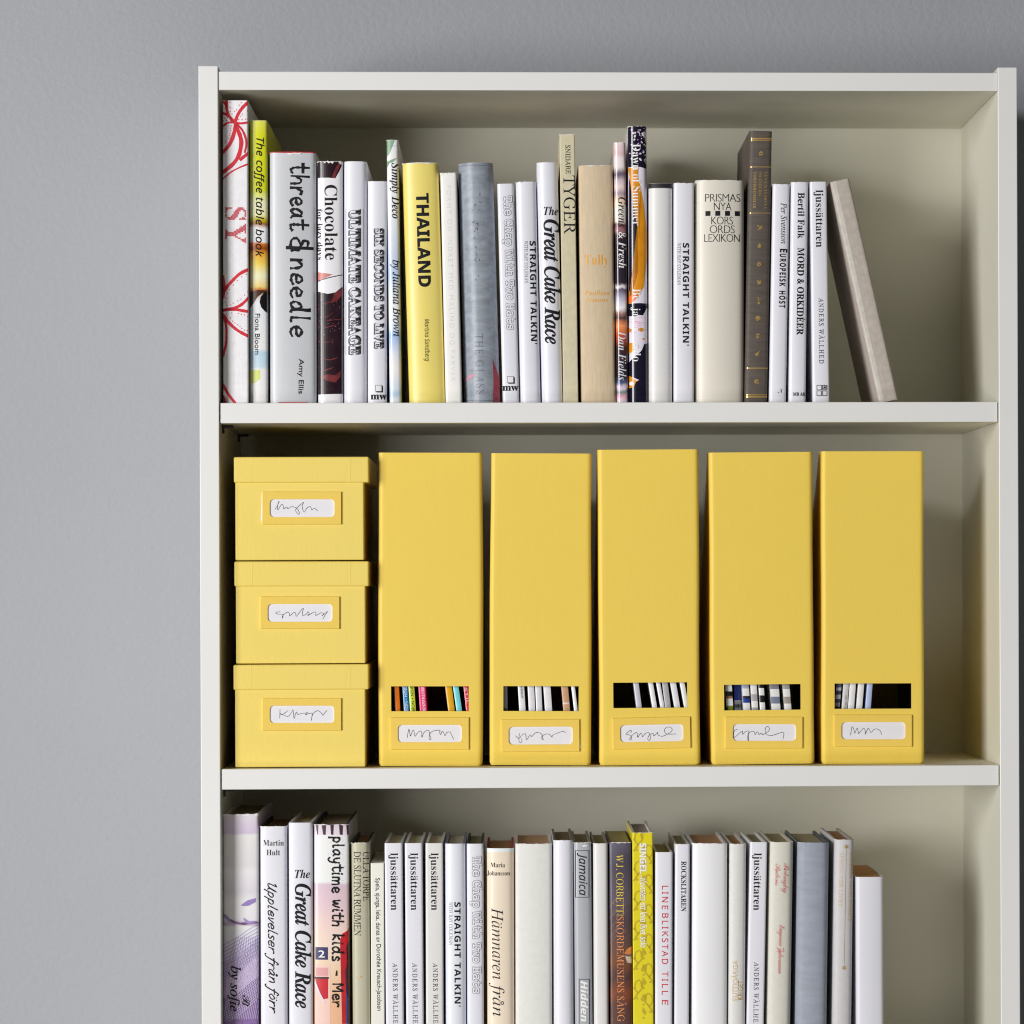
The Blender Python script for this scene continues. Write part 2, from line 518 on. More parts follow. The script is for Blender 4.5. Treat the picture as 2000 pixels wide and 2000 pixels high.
XL0, XL1 = P(390.5, 1000).x, P(428.5, 1000).x
XR1 = XL0 + .800; XR0 = XR1 - .019
def zat(py): return P(1000, py).z
SHELF = [(zat(140), zat(176)), (zat(786), zat(825.5)), (zat(1499.5), zat(1539.5)), (zat(2215), zat(2255)), (zat(2930), zat(2970)), (zat(3650), zat(3690))]
case = empty('bookcase', ((XL0 + XR1) / 2, 0, 0))
tag(case, 'white open bookcase with flat shelves standing against the grey wall', 'bookcase')
cx = (XL0 + XR1) / 2
def cpart(name, a, b, bev=.0007, mats=(WHITE, WHITE_SHADED)):
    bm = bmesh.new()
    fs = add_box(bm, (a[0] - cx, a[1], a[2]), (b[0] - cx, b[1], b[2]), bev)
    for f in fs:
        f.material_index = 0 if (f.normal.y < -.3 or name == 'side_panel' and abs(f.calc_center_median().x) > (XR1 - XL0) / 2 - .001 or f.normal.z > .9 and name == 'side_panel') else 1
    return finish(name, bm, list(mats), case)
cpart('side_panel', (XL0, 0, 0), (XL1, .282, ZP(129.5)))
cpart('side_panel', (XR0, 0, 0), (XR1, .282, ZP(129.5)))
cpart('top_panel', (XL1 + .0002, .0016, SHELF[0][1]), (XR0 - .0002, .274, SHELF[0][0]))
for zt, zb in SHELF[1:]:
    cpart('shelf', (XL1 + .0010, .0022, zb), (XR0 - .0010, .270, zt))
cpart('back_panel', (XL1 - .004, .2755, .02), (XR0 + .004, .2790, SHELF[0][0] - .002), .0002, (WHITE_SHADED, WHITE_SHADED))
for zt, zb in SHELF[1:3]:
    for y in (.035, .225):
        for xs, sg in ((XL1, 1),):
            bm = bmesh.new()
            x0 = xs - cx
            add_box(bm, tuple(min(x0, x0 + sg * .011) if i == 0 else v for i, v in enumerate((0, y - .0035, zb - .0032))),
                    tuple(max(x0, x0 + sg * .011) if i == 0 else v for i, v in enumerate((0, y + .0035, zb - .0006))), .0005)
            add_box(bm, (min(x0 + sg * .0003, x0 + sg * .0022), y - .0028, zb - .0085), (max(x0 + sg * .0003, x0 + sg * .0022), y + .0028, zb - .0033), .0004)
            finish('shelf_pin', bm, [STEEL], case)

# ------------------------------------------------------------------ books
PAGEMATS = {}
def pages(col):
    if col in PAGEMATS: return PAGEMATS[col]
    m, n, l, b = nmat('page_edges_%d' % len(PAGEMATS)); nt = m.node_tree
    b.inputs['Roughness'].default_value = .85
    mottled(nt, b, C(*col), .22, 60, (40, 1.5, 1.5))
    PAGEMATS[col] = m
    return m

TOPZ, BOTZ = SHELF[1][0], SHELF[3][0]
SHADE = {}
def book(label, tl, tr, ytop, bl, br, mat, row='top', dec=None, y0=.022, dep=.165, bulge=.0016, r=.0022, hard=True,
         page=(215, 200, 165), wear=0.0, cat='book', inside=None, nested=False, lowbm=None, topwear=True):
    zs, ybot = (TOPZ, 787) if row == 'top' else (BOTZ, 2215)
    if row == 'low':
        k = (2215 - ytop) / (1960 - ytop)
        bl, br = tl + (bl - tl) * k, tr + (br - tr) * k
    fr = Frame(bl, tl, ytop, ybot, y0, zs, br, tr)
    w, h = fr.w - .0008, fr.h
    if bulge > .0006: bulge *= 1.2
    r = min(r, w * .2)
    t = .0024 if hard else .0006
    t = min(t, w * .14)
    def prof(u):
        y = bulge * (2 * u / w - 1) ** 2
        for e in (u, w - u):
            if e < r: y += r - math.sqrt(max(0, r * r - (r - max(e, 0)) ** 2))
        return y
    root = empty('book', fr.o, fr.lean)
    tag(root, label, cat, 'books on the top shelf' if row == 'top' else 'books on the bottom shelf')
    if callable(mat): mat = mat(lambda py: fr.loc((tl + tr) / 2, py)[1])
    slots = [mat, inside or TORN]
    bm = bmesh.new()
    N = 18
    us = [w * (.5 - .5 * math.cos(math.pi * i / N)) for i in range(N + 1)]
    outer = [(0, dep), (0, dep * .5)] + [(u, prof(u)) for u in us] + [(w, dep * .5), (w, dep)]
    inner = [(t, dep), (t, dep * .5)] + [(t + (w - 2 * t) * u / w, max(prof(u), .0) + t) for u in us] + [(w - t, dep * .5), (w - t, dep)]
    def topj(i):
        q = 2 <= i < len(outer) - 2
        return random.uniform(-wear, wear * .4) if (wear and q) else 0
    rows = []
    js = [topj(i) for i in range(len(outer))]
    for ring, z in ((outer, 0), (outer, h), (inner, h), (inner, 0)):
        rows.append([bm.verts.new((x, y, z + (js[i] if z else 0))) for i, (x, y) in enumerate(ring)])
    n = len(outer)
    for a in range(4):
        A, B = rows[a], rows[(a + 1) % 4]
        for i in range(n - 1):
            f = bm.faces.new((A[i], A[i + 1], B[i + 1], B[i]))
            f.smooth = a in (0, 2); f.material_index = 0 if a == 0 else 1
    for e in (0, n - 1):
        f = bm.faces.new([rows[a][e] for a in (0, 1, 2, 3)]); f.material_index = 0
    bmesh.ops.recalc_face_normals(bm, faces=bm.faces[:])
    for e in bm.edges:
        if len(e.link_faces) == 2 and e.calc_face_angle(0) > .7: e.smooth = False
    d = dec or Decals()
    if wear:      # worn paper along the head edge
        pts = []
        m_ = 14
        for i in range(m_ + 1): pts.append((tl + (tr - tl) * i / m_, ytop - .5))
        for i in range(m_, -1, -1):
            pts.append((tl + (tr - tl) * i / m_, ytop + max(0.15, random.gauss(.55, .55)) * wear * 2000 * (1.6 if i in (0, 1, m_ - 1, m_) else 1)))
        d.poly(pts, TORN, 6)
    lay(bm, d, fr.loc, prof, slots, .0002, w - .0002, .0004, h - .00015, cuts=us[1:-1])
    finish('cover', bm, slots, root)
    ins = .003 if hard else .0004
    pb = bmesh.new()
    add_box(pb, (t + .0002, prof(w / 2) + t + bulge + .0012, ins), (w - t - .0002, dep - (.004 if hard else .0003), h - ins), .0003, 1)
    finish('pages', pb, [pages(page)], root)
    return fr

W1 = jacket('jacket_cool_white', C(212, 213, 222)); W2 = jacket('jacket_white', C(215, 215, 223)); W3 = jacket('jacket_warm_white', C(212, 211, 210))
IV = jacket('jacket_ivory', C(208, 203, 192)); GREY = jacket('jacket_silver_grey', C(186, 188, 193), .34)
RED = plain('red_print', C(196, 30, 48), .5, .12, 700)
GOLD = plain('gold_foil', (.75, .50, .16, 1), .3, .1, 300); GOLD.node_tree.nodes['Principled BSDF'].inputs['Metallic'].default_value = .6
GOLDP = plain('gold_print', C(186, 160, 96), .45, .05)
ORANGE = plain('orange_print', C(222, 160, 40), .5, .04)
FAINT = plain('faint_grey_print', C(206, 205, 206), .5, 0)
WHITEP = plain('white_print', C(238, 238, 238), .4, 0)
SHADOWP = plain('navy_grey_print', C(72, 76, 92), .45, 0)
GREYP = plain('grey_print', C(120, 120, 125), .5, 0)
LGREYP = plain('light_grey_print', C(196, 200, 206), .4, 0)

TOP = []
# 1 floral cloth spine
d = Decals()
for pts, wd in (([(485, 199), (473, 211), (464, 225), (459.6, 238)], 5.5), ([(442.5, 197), (443.4, 215), (451, 233), (457, 239)], 4.5),
                ([(435.6, 221), (445, 225), (455, 235)], 4.5), ([(436.5, 199), (444, 208)], 3.5), ([(435.6, 246), (445, 240), (457, 239)], 3.2),
                ([(459.6, 239.5), (470, 241), (485, 239)], 3.5), ([(460.5, 243), (456, 264), (448, 282.6), (435.6, 297.5)], 6),
                ([(461, 246), (469.6, 267.7), (471, 282.6), (466, 304), (454.7, 320.7), (435.6, 336.4)], 6.5),
                ([(463, 243), (473, 254), (479.5, 269), (481, 282.6), (478, 297.5)], 3.5), ([(485, 299), (475, 307), (469.6, 311.6)], 5.5),
                ([(485, 320), (466, 328), (450, 337), (435.6, 349)], 2.6), ([(485.3, 526), (467, 535.7), (451, 551.5), (440.5, 563.8), (436, 572.6)], 5),
                ([(436, 539), (437.8, 556.8), (436, 581)], 4), ([(485.3, 581.4), (474, 593), (460, 600.8), (436, 606)], 4.6),
                ([(436, 606), (456.3, 604.3), (485.3, 608.7)], 4.6), ([(436, 614.8), (445.7, 629), (463.3, 644.8), (485.3, 657)], 5),
                ([(436, 616.6), (441.4, 636), (442.2, 655.3), (441.4, 671), (437.8, 687), (436, 695.8)], 3.8),
                ([(436, 752), (445.7, 769.7), (459, 787)], 4.6), ([(436, 773), (439.6, 787)], 4)):
    d.line(pts, wd * 1.22, RED, 1, True, False, .12)
for X, Y in ((300, 240), (298, 300), (300, 350), (320, 380), (430, 245), (405, 275), (372, 330), (350, 350), (500, 340), (440, 380), (420, 405), (400, 445), (440, 445),
             (480, 440), (505, 438), (230, 380), (230, 430), (270, 420), (220, 460), (260, 455), (310, 520), (300, 545), (305, 575), (298, 605), (295, 635),
             (285, 665), (250, 695), (240, 715), (225, 545), (285, 520)):
    d.dot(400 + X / 6.037, 160 + Y / 6.037, 1.2, RED)
for X, Y in ((460, 430), (410, 460), (360, 500), (315, 550), (275, 600), (255, 640), (230, 695), (225, 740), (475, 625), (440, 660), (400, 705), (365, 725), (315, 750),
             (285, 770), (245, 775), (300, 860), (375, 865), (405, 875), (440, 882), (475, 900), (240, 880), (285, 915), (310, 950), (335, 970), (365, 990),
             (390, 1010), (410, 1030), (440, 1050), (470, 1055)):
    d.dot(400 + X / 5.683, 460 + Y / 5.683, 1.2, RED)
def stitched(d, ch, y0, y1, xb, xt, mat):
    V, F, lo, hi = layout(ch, 'bserif'); cap = caph('bserif')
    tris = [[Vector(V[i]) for i in f] for f in F]
    def inside(p):
        for t in tris:
            for j in range(1, len(t) - 1):
                a, b, c = t[0], t[j], t[j + 1]
                s1 = (b - a).cross(p - a); s2 = (c - b).cross(p - b); s3 = (a - c).cross(p - c)
                if (s1 >= 0 and s2 >= 0 and s3 >= 0) or (s1 <= 0 and s2 <= 0 and s3 <= 0): return True
        return False
    st = 2.7; y = y0 + st / 2
    while y < y1:
        x = xb + st / 2
        while x < xt:
            if inside(Vector((lo + (hi - lo) * (y - y0) / (y1 - y0), cap * (x - xb) / (xt - xb)))):
                d.line([(x - 1.35, y - 1.35), (x + 1.35, y + 1.35)], 1.05, mat, 1, False); d.line([(x - 1.35, y + 1.35), (x + 1.35, y - 1.35)], 1.05, mat, 1, False)
            x += st
        y += st
stitched(d, 'S', 405, 430, 440, 480, RED); stitched(d, 'Y', 437, 476, 440, 480, RED)
book('tall white cloth book with red stitched flower pattern on its spine', 435, 486, 196, 436, 486, cloth('white_ribbed_cloth', C(222, 221, 228), .8, .0016, .05, .5),
     dec=d, bulge=.0003, r=.0012, dep=.21, page=(220, 215, 205), y0=.014)

# 2 coffee table book
def m_coffee(z):
    return artwork('coffee_picture', [(235, C(212, 214, 90)), (262, C(206, 208, 40)), (372, C(200, 205, 30)), (398, C(232, 230, 190)), (420, C(228, 226, 170)), (428, C(190, 180, 40)), (438, C(150, 90, 30)),
                   (446, C(225, 232, 238)), (472, C(222, 232, 240)), (475, C(205, 110, 30)), (486, C(140, 60, 15)), (494, C(214, 150, 40)), (515, C(235, 200, 90)), (540, C(242, 232, 190)),
                   (560, C(238, 200, 120)), (566, C(190, 100, 30)), (574, C(190, 170, 150)), (590, C(215, 220, 226)), (682, C(226, 226, 230)), (688, C(180, 205, 222)), (716, C(190, 210, 224)), (722, C(226, 228, 226)),
                   (787, C(226, 226, 228))], z, .28, .002, 90)
d = Decals()
BLK = plain('black_print', C(16, 15, 18), .3, 0)
d.poly([(487, 570), (505, 566), (524, 567), (524, 571), (512, 573), (503, 580), (494, 592), (488, 603)], plain('brown_print', C(70, 40, 26), .35), 1)
d.poly([(524, 569), (515, 572), (509, 580), (507, 590), (510, 600), (517, 608), (524, 612)], BLK, 2)
d.poly([(488, 724), (508, 722), (508, 740), (497, 748), (488, 750)], plain('lime_print', C(205, 212, 120), .4), 1)
d.text('The coffee table book', 'isans', (501, 268.5), (499.5, 502), 14, INK, .010, layer=3)
d.text('Fiona Bloom', 'sans', (498.5, 612.7), (498, 692.5), 9, INK, .004, layer=3)
book('lime yellow glossy book with brown and white picture lower on its spine', 487.5, 523.5, 235, 488.5, 524, m_coffee, dec=d, bulge=.0012, hard=False, dep=.20, page=(170, 160, 90), wear=.0004,
     inside=plain('lime_board', C(190, 190, 40), .5))

# 3 threat & needle
d = Decals()
for s, a, b in (('threat', 319, 453), ('&', 461, 497), ('needle', 505, 663)):
    d.hand(s, (568.5, a), (567.5, b), 21, 5.0, INK, 2, .4, 0, .03, .14)
d.text('Amy Ellis', 'sans', (584, 701), (583, 769), 9.5, INK, .012, layer=2)
d.poly([(527, 294), (618, 294), (618, 298.6), (600, 298.2), (570, 299.2), (560, 297.4), (540, 298), (527, 297.6)], plain('red_cloth_edge', C(176, 20, 34), .6), 7)
d.poly([(560, 299), (590, 298), (586, 301), (575, 300.5), (566, 303)], TORN, 7)
d.poly([(545, 785.6), (600, 785.8), (608, 788), (540, 788)], MATS['red_cloth_edge'], 7)
book('wide silver grey book with large black brush handwriting and a red top edge', 526, 618.5, 296, 527, 618, GREY, dec=d, bulge=.0022, r=.004, dep=.19, wear=.0008, inside=MATS['red_cloth_edge'])

# 4 chocolate
d = Decals()
DKCH = plain('dark_chocolate_print', C(38, 22, 30), .25, .35, 90)
CHP = plain('red_chocolate_print', C(108, 44, 48), .3, .4, 160)
d.poly([(620, 316), (671, 314), (671, 316), (665, 322), (662, 335), (655, 348), (640, 347), (630, 347), (620, 347)], DKCH, 1)
d.poly([(661, 318), (667, 317), (660, 332), (654, 347), (648, 346), (654, 330)], CHP, 2)
d.poly([(620, 531), (650, 536), (638, 541), (630, 545), (620, 549)], plain('pink_brown_print', C(190, 120, 110), .4, .15, 80), 1)
d.line([(620, 549.5), (640, 543), (668, 536.5)], 1.6, DKCH, 2)
d.poly([(620, 569), (640, 574), (655, 571), (668, 560), (671, 563), (671, 769), (655, 769.5), (620, 770.5)], DKCH, 1)
d.poly([(646, 592), (654, 572), (669, 562), (668, 576), (658, 588)], CHP, 2)
for y in (596, 618, 626, 640, 668, 700, 726):
    x = random.uniform(621, 640)
    d.line([(x, y), (x + 14, y - random.uniform(-3, 4)), (x + random.uniform(22, 32), y - random.uniform(1, 9))], random.uniform(.8, 2.2), CHP, 3, True, True, .5)
d.poly([(624, 735), (640, 744), (655, 747), (664, 736), (666, 724), (655, 733), (640, 731)], CHP, 2)
for i in range(40):
    d.dot(random.uniform(622, 669), random.gauss(632, 26), random.uniform(.3, .8), plain('pink_fleck', C(190, 120, 120), .3, 0), 4, 5)
d.text('Chocolate', 'bserif', (634, 361), (635, 508), 24, INK, -.004, layer=3)
d.text('for lazy days', 'bserif', (620.5, 407.6), (621, 507.5), 9, INK, -.004, layer=3)
book('white and dark chocolate picture book with torn top edge', 620, 671, 315, 621, 670.5, jacket('jacket_gloss_white', C(222, 220, 226), .22), dec=d, bulge=.0018, r=.003, dep=.18, wear=.0022)

# 5, 6 western lettering
def western(d, s, p0, p1, cap):
    d.text(s, 'bserif', p0, p1, cap, SHADOWP, .03, layer=1, shift=(-cap * .13, 1.2))
    d.text(s, 'bserif', p0, p1, cap, INK, .026, layer=2)
    d.text(s, 'bserif', p0, p1, cap, W2, -.002, layer=3)
    d.text(s, 'bserif', p0, p1, cap, INK, -.006, layer=4, flt=.52)
def mwlogo(d, x, y):
    d.poly([(x, y), (x + 12.5, y), (x + 15, y + 2.5), (x + 15, y + 14.5), (x + 3, y + 14.5), (x, y + 12)], INK, 1)
    d.rect(x + .8, y + .8, x + 12, y + 12, W2, 2)
    d.text('mw', 'bserif', (x - 9, y + 28), (x + 22, y + 28), 13, INK, .012, layer=2)
d = Decals(); western(d, 'ULTIMATE CAKEAGE', (683.5, 409), (683.5, 692), 20.5)
d.rect(675, 408, 675.7, 692, GREYP, 1); d.rect(709, 408, 709.7, 692, GREYP, 1)
book('white book with tall shadowed western style capitals between two thin lines', 671.6, 717.5, 315, 671.5, 717, W1, dec=d, bulge=.0020, r=.005, dep=.18, inside=plain('sea_green_print', C(130, 150, 146), .5))
d = Decals(); western(d, 'SIX SECONDS TO LIVE', (733, 446), (733, 680), 16.5); mwlogo(d, 733, 752)
book('short white book with small shadowed western capitals and publisher square', 718, 756, 353.5, 718, 757, W2, dec=d, bulge=.0016, dep=.15, wear=.0003)

# 7 simply deco
def m_deco(z):
    return artwork('pale_blue_cloud_picture', [(273, C(226, 228, 232)), (420, C(222, 226, 236)), (470, C(206, 212, 228)), (540, C(176, 194, 222)), (560, C(204, 214, 232)), (600, C(224, 226, 232)), (640, C(206, 216, 232)),
                   (655, C(150, 178, 216)), (690, C(206, 212, 226)), (720, C(226, 222, 224)), (755, C(196, 208, 222)), (770, C(170, 190, 212)), (787, C(214, 220, 228))], z, .25, .012, 40)
d = Decals(); LEAF = plain('sage_leaf_print', C(128, 164, 136), .35, .1, 60)
d.poly([(754, 274), (771, 274), (764, 290), (761, 300), (756, 306), (754, 306)], LEAF, 1)
d.poly([(754, 316), (764, 312), (776, 308), (768, 316), (758, 320), (757, 326), (754, 326)], LEAF, 1)
d.rect(755, 284.8, 781, 285.4, GREYP, 2)
d.text('Simply Deco', 'biserif', (765, 318), (766, 427), 14.5, INK, .002, layer=3)
d.text('by Juliana Brown', 'iserif', (767, 508), (768.5, 657), 14.5, INK, .012, layer=3)
book('thin pale blue and white book with green leaves, taller than its neighbours', 755, 779.5, 273, 761, 785, m_deco, dec=d, bulge=.0010, hard=False, dep=.20, page=(210, 205, 160), wear=.0004)

# 8 Thailand
d = Decals()
d.text('THAILAND', 'bsans', (813, 378), (818, 560), 23, INK, .018, layer=2)
d.text('Martina Sandberg', 'isans', (829.5, 623), (830.5, 705.5), 8.6, INK, .004, layer=2)
book('pale yellow hardback with large bold black capitals', 785, 859.5, 318, 799, 868.5, jacket('jacket_pale_yellow', C(222, 205, 112), .36), dec=d, bulge=.0032, r=.005, dep=.17, wear=.0010)

# 9 faint white
d = Decals(); d.text('FORNY OG INDRET MED MALING OG FARVER', 'sans', (872, 363), (880.5, 745), 8.5, FAINT, -.006, track=.18, layer=2)
book('off white paperback with almost invisible pale lettering', 859.8, 894.5, 337.6, 870.5, 903, jacket('jacket_eggshell', C(226, 224, 222), .5), dec=d, bulge=.0006, hard=False, dep=.16, wear=.0009)

# 10 silver blue cloth
d = Decals()
PAL = plain('worn_dark_print', C(92, 98, 112), .4, .15, 300)
for s, a, b in (('RU', 361, 385), ('S', 405, 415), ('E', 424, 432), ('I', 444, 447), ('OCAN', 460, 506), ('V', 518, 527)):
    x = 923 + (a - 360) * .018; d.text(s, 'userif', (x, a), (x, b), 14, plain('rubbed_print', C(138, 146, 160), .4, .1, 300), -.012, layer=1)
for i in range(26):
    x, y = random.uniform(923, 938), random.uniform(358, 550)
    d.line([(x, y), (x + random.uniform(-3, 3), y + random.uniform(.5, 4))], random.uniform(.5, 1.3), INK, 2, False)
d.text('THE GLASS', 'userif', (927, 652), (930, 770), 15.5, PAL, -.010, track=.1, layer=2)
STAIN = plain('violet_stain', C(128, 118, 146), .6, .3, 120); STR = plain('crimson_stain', C(150, 52, 68), .6, .3, 160)
d.poly([(962, 700), (968, 716), (976, 738), (978, 786), (962, 786), (964, 745)], STR, 1)
d.line([(909, 742), (920, 734), (928, 733)], 5, plain('pink_stain', C(188, 130, 150), .6, .3, 200), 1, True, True, .6)
for i in range(22):
    x, y = random.uniform(908, 975), random.uniform(745, 783)
    d.line([(x, y), (x + random.uniform(-9, 9), y + random.uniform(-7, 7))], random.uniform(.5, 2.2), STAIN, 1, False, True)
d.rect(900, 781.5, 980, 782.2, PAL, 2); d.rect(890, 322.6, 970, 323.2, PAL, 2)
book('thick silver blue cloth book with rubbed lettering and crimson stains at its foot', 894.5, 965, 318, 908.5, 978, cloth('silver_blue_cloth', C(140, 147, 157), .36, .0012, .2, .25, (.12, 1, 1)), dec=d, bulge=.0075, r=.005, dep=.17)

# 11 chap
def chap(d, p0, p1, cap):
    d.text('The Chap With Two Hats', 'mono', p0, p1, cap, plain('outline_print', C(90, 90, 98), .5, 0), .055, layer=2)
    d.text('The Chap With Two Hats', 'mono', p0, p1, cap, W2, .022, layer=3)
d = Decals(); chap(d, (984.5, 383), (990.5, 643.5), 15); mwlogo(d, 990.5, 735)
book('slim white book with hollow outlined typewriter lettering, second from the silver blue book', 971, 1005.5, 359, 982, 1015, W1, dec=d, bulge=.0008, dep=.15)
_last = None
# 12 straight
def straight(d, xb, y0, y1, xb1, dx=-10.5, ys=.41):
    d.text("STRAIGHT TALKIN'", 'bsans', (xb, y0), (xb1, y1), 11.6, INK, .006, track=.06, layer=2)
    d.text('WITH RAY COLEMAN', 'userif', (xb + dx, y0), (xb + dx + (xb1 - xb) * ys, y0 + (y1 - y0) * ys), 6.4, plain('mid_grey_print', C(96, 96, 104), .5, 0), .004, track=.03, layer=2)
d = Decals(); straight(d, 1034.4, 470.6, 672, 1037.2)
book('white book with bold black capitals, between outlined typewriter lettering and tall italic title', 1007, 1049, 355, 1016, 1057, W1, dec=d, bulge=.0018, r=.004, dep=.16, wear=.0006)
# 13 great cake race
def cake(d, tx0, tx1, ty, xb, y0, y1, xb1):
    d.text('The', 'biserif', (tx0, ty), (tx1, ty), 16, INK, .0, layer=2)
    d.text('Great Cake Race', 'biserif', (xb, y0), (xb1, y1), 29, INK, .010, track=-.03, layer=2)
d = Decals(); cake(d, 1062, 1090, 420, 1062.5, 428.7, 672, 1065)
book('white jacketed book with large narrow black italic title on the top shelf', 1048, 1092.5, 317, 1058.5, 1099, W1, dec=d, bulge=.0026, r=.006, dep=.17, wear=.0005, page=(200, 150, 140))
# 14 tyger
d = Decals(); d.text('SNIDARE', 'userif', (1104.3, 283.5), (1105, 340), 9.2, INK, .006, layer=2)
d.text('TYGER', 'userif', (1100.3, 343), (1102, 457), 22, INK, .0, layer=2)
book('tall narrow greenish beige paperback with black serif capitals', 1093, 1124, 262, 1100.5, 1131, cloth('sage_beige_paper', C(196, 188, 160), .7, .0016, .06, .12), dec=d, bulge=.0002, r=.0008, hard=False, dep=.18, wear=.0008)
# 15 tully
d = Decals(); d.text('Tully', 'bserif', (1141, 517), (1188, 517), 20, ORANGE, -.016, layer=2)
d.text('Paullina', 'biserif', (1141, 576.7), (1190, 576.7), 9.6, ORANGE, -.014, track=.03, layer=2)
d.text('Simons', 'biserif', (1144, 590), (1187, 590), 9.2, ORANGE, -.014, track=.03, layer=2)
book('thick beige cloth book with small orange lettering', 1129, 1200.5, 323, 1135, 1202.5, cloth('beige_cloth', C(196, 178, 150), .7, .0012, .07, .25, (3, 1, .3)), dec=d, bulge=.0026, r=.003, dep=.16, wear=.0007)
# 16 greens
def m_green(z):
    return artwork('food_picture', [(278, C(222, 205, 206)), (300, C(212, 180, 182)), (310, C(224, 214, 216)), (325, C(228, 214, 212)), (328, C(92, 78, 96)), (339, C(92, 78, 96)), (342, C(214, 170, 150)), (352, C(196, 178, 186)),
                   (360, C(206, 196, 204)), (366, C(226, 204, 200)), (378, C(156, 136, 150)), (390, C(228, 196, 170)), (410, C(226, 222, 210)), (432, C(220, 208, 200)), (440, C(90, 50, 56)), (450, C(150, 110, 116)), (460, C(60, 44, 54)),
                   (480, C(40, 30, 40)), (552, C(44, 36, 48)), (560, C(220, 214, 222)), (566, C(86, 72, 96)), (585, C(180, 176, 196)), (600, C(222, 220, 232)), (612, C(150, 110, 100)), (622, C(60, 50, 60)), (636, C(226, 140, 90)), (655, C(180, 80, 50)),
                   (680, C(60, 40, 46)), (735, C(44, 38, 50)), (748, C(70, 84, 120)), (758, C(206, 190, 206)), (766, C(100, 120, 120)), (775, C(214, 160, 180)), (787, C(220, 214, 226))], z, .18, .0045, 130, (1, 1, .7))
d = Decals(); d.text('Greens', 'biserif', (1207.5, 385), (1208, 444), 15, INK, -.006, layer=2)
d.text('& Fresh', 'biserif', (1208, 453), (1208.5, 524), 15, WHITEP, -.006, layer=2)
d.text('Dan Fields', 'biserif', (1207.5, 647), (1208, 743), 15, LGREYP, -.008, layer=2)
book('thin glossy picture book with pink and dark food photos', 1199, 1224.5, 278, 1205, 1227.5, m_green, dec=d, bulge=.0012, hard=False, dep=.19, wear=.0005)
# 17 dawn
NAVY = plain('navy_print', C(24, 22, 40), .18, .2, 120)
OCH = plain('ochre_print', C(206, 134, 24), .3, .14, 70); PALE = plain('pale_lilac_print', C(218, 206, 222), .3, .08, 60)
d = Decals()
d.poly([(1226, 246), (1266, 246), (1266, 330), (1250, 326), (1226, 326)], NAVY, 1)
for i in range(70):
    x, y = random.triangular(1229, 1266, 1262), random.triangular(247, 330, 262)
    d.dot(x, y, random.uniform(.5, 2.2), random.choice((PALE, PALE, WHITEP, plain('violet_fleck', C(190, 150, 205), .3, 0))), 2, 6)
d.poly([(1258, 262), (1266, 258), (1266, 285), (1260, 276)], PALE, 2); d.poly([(1257, 312), (1266, 304), (1266, 322)], PALE, 2)
d.poly([(1227, 327), (1247, 328), (1246, 345), (1252, 370), (1257, 400), (1262, 440), (1266, 480), (1262, 520), (1257, 560), (1247, 578), (1236, 590), (1228, 596), (1229, 570), (1240, 555), (1247, 530), (1250, 500),
        (1246, 450), (1240, 415), (1233, 370), (1230, 345)], OCH, 2)
d.poly([(1229, 345), (1234, 372), (1241, 416), (1247, 452), (1251, 500), (1247, 532), (1240, 556), (1229, 572)], NAVY, 1)
d.poly([(1228, 580), (1240, 572), (1246, 580), (1236, 590), (1228, 592)], plain('vermilion_print', C(222, 110, 40), .3, .2, 120), 3)
d.poly([(1228, 593), (1250, 592), (1266, 593), (1266, 596), (1250, 598), (1256, 600), (1255, 616), (1246, 615), (1240, 618), (1228, 617)], NAVY, 3)
d.poly([(1266, 670), (1258, 672), (1253, 685), (1245, 697), (1236, 700), (1229, 708), (1229, 787), (1266, 787)], NAVY, 3)
d.poly([(1228, 733), (1238, 738), (1248, 743), (1242, 746), (1238, 756), (1230, 758), (1228, 752)], OCH, 4); d.dot(1234, 749, 4, WHITEP, 5); d.poly([(1234, 736), (1248, 742), (1243, 744)], PALE, 5)
d.dot(1252, 644, 4.2, OCH, 3); d.dot(1230, 645, 4, OCH, 3); d.dot(1256, 662, 2, OCH, 3); d.poly([(1228, 670), (1236, 669), (1238, 685), (1230, 690), (1228, 692)], OCH, 3)
for i in range(14):
    y = random.uniform(618, 660); x = random.uniform(1229, 1250)
    d.line([(x, y), (x + random.uniform(5, 18), y + random.uniform(-1, 1))], random.uniform(.5, 1.6), plain('rose_fleck', C(226, 160, 180), .3, 0), 2, False)
d.text('Dawn of Summer', 'bserif', (1236, 281), (1236.5, 441), 15, WHITEP, -.012, layer=6)
for s, a, b in (('Be', 564, 586), ('ja', 600, 617), ('r', 640, 648), ('allo', 672, 706)):
    d.text(s, 'bserif', (1236.5, a), (1236.5, b), 15 if s != 'ja' else 14, WHITEP, -.012, layer=6)
book('tall glossy book with navy speckled top and ochre and white picture', 1226.5, 1266, 246, 1229, 1265.5, jacket('jacket_lilac_white', C(218, 212, 226), .16), dec=d, bulge=.0022, r=.004, dep=.21, wear=.0006, inside=plain('blue_board', C(60, 70, 110), .5))
# 18 blank white with black head
d = Decals(); d.rect(1262, 355, 1320, 367, plain('black_cloth_print', C(30, 28, 32), .6, .1, 100), 1); d.rect(1262, 366.8, 1320, 367.6, GREYP, 2)
book('blank white book with a black band at its top edge', 1267, 1315, 357.6, 1266.5, 1315, W3, dec=d, bulge=.0026, r=.005, dep=.14, inside=MATS['black_cloth_print'])
# 19
d = Decals(); straight(d, 1333.7, 474.6, 675, 1333.7)
d.rect(1315, 785, 1357, 787.5, plain('blue_grey_print', C(90, 110, 126), .5), 2)
book('white book with bold black capitals, left of the thick ivory dictionary', 1316, 1358, 357, 1316, 1356.5, W2, dec=d, bulge=.0012, dep=.16, wear=.0005)
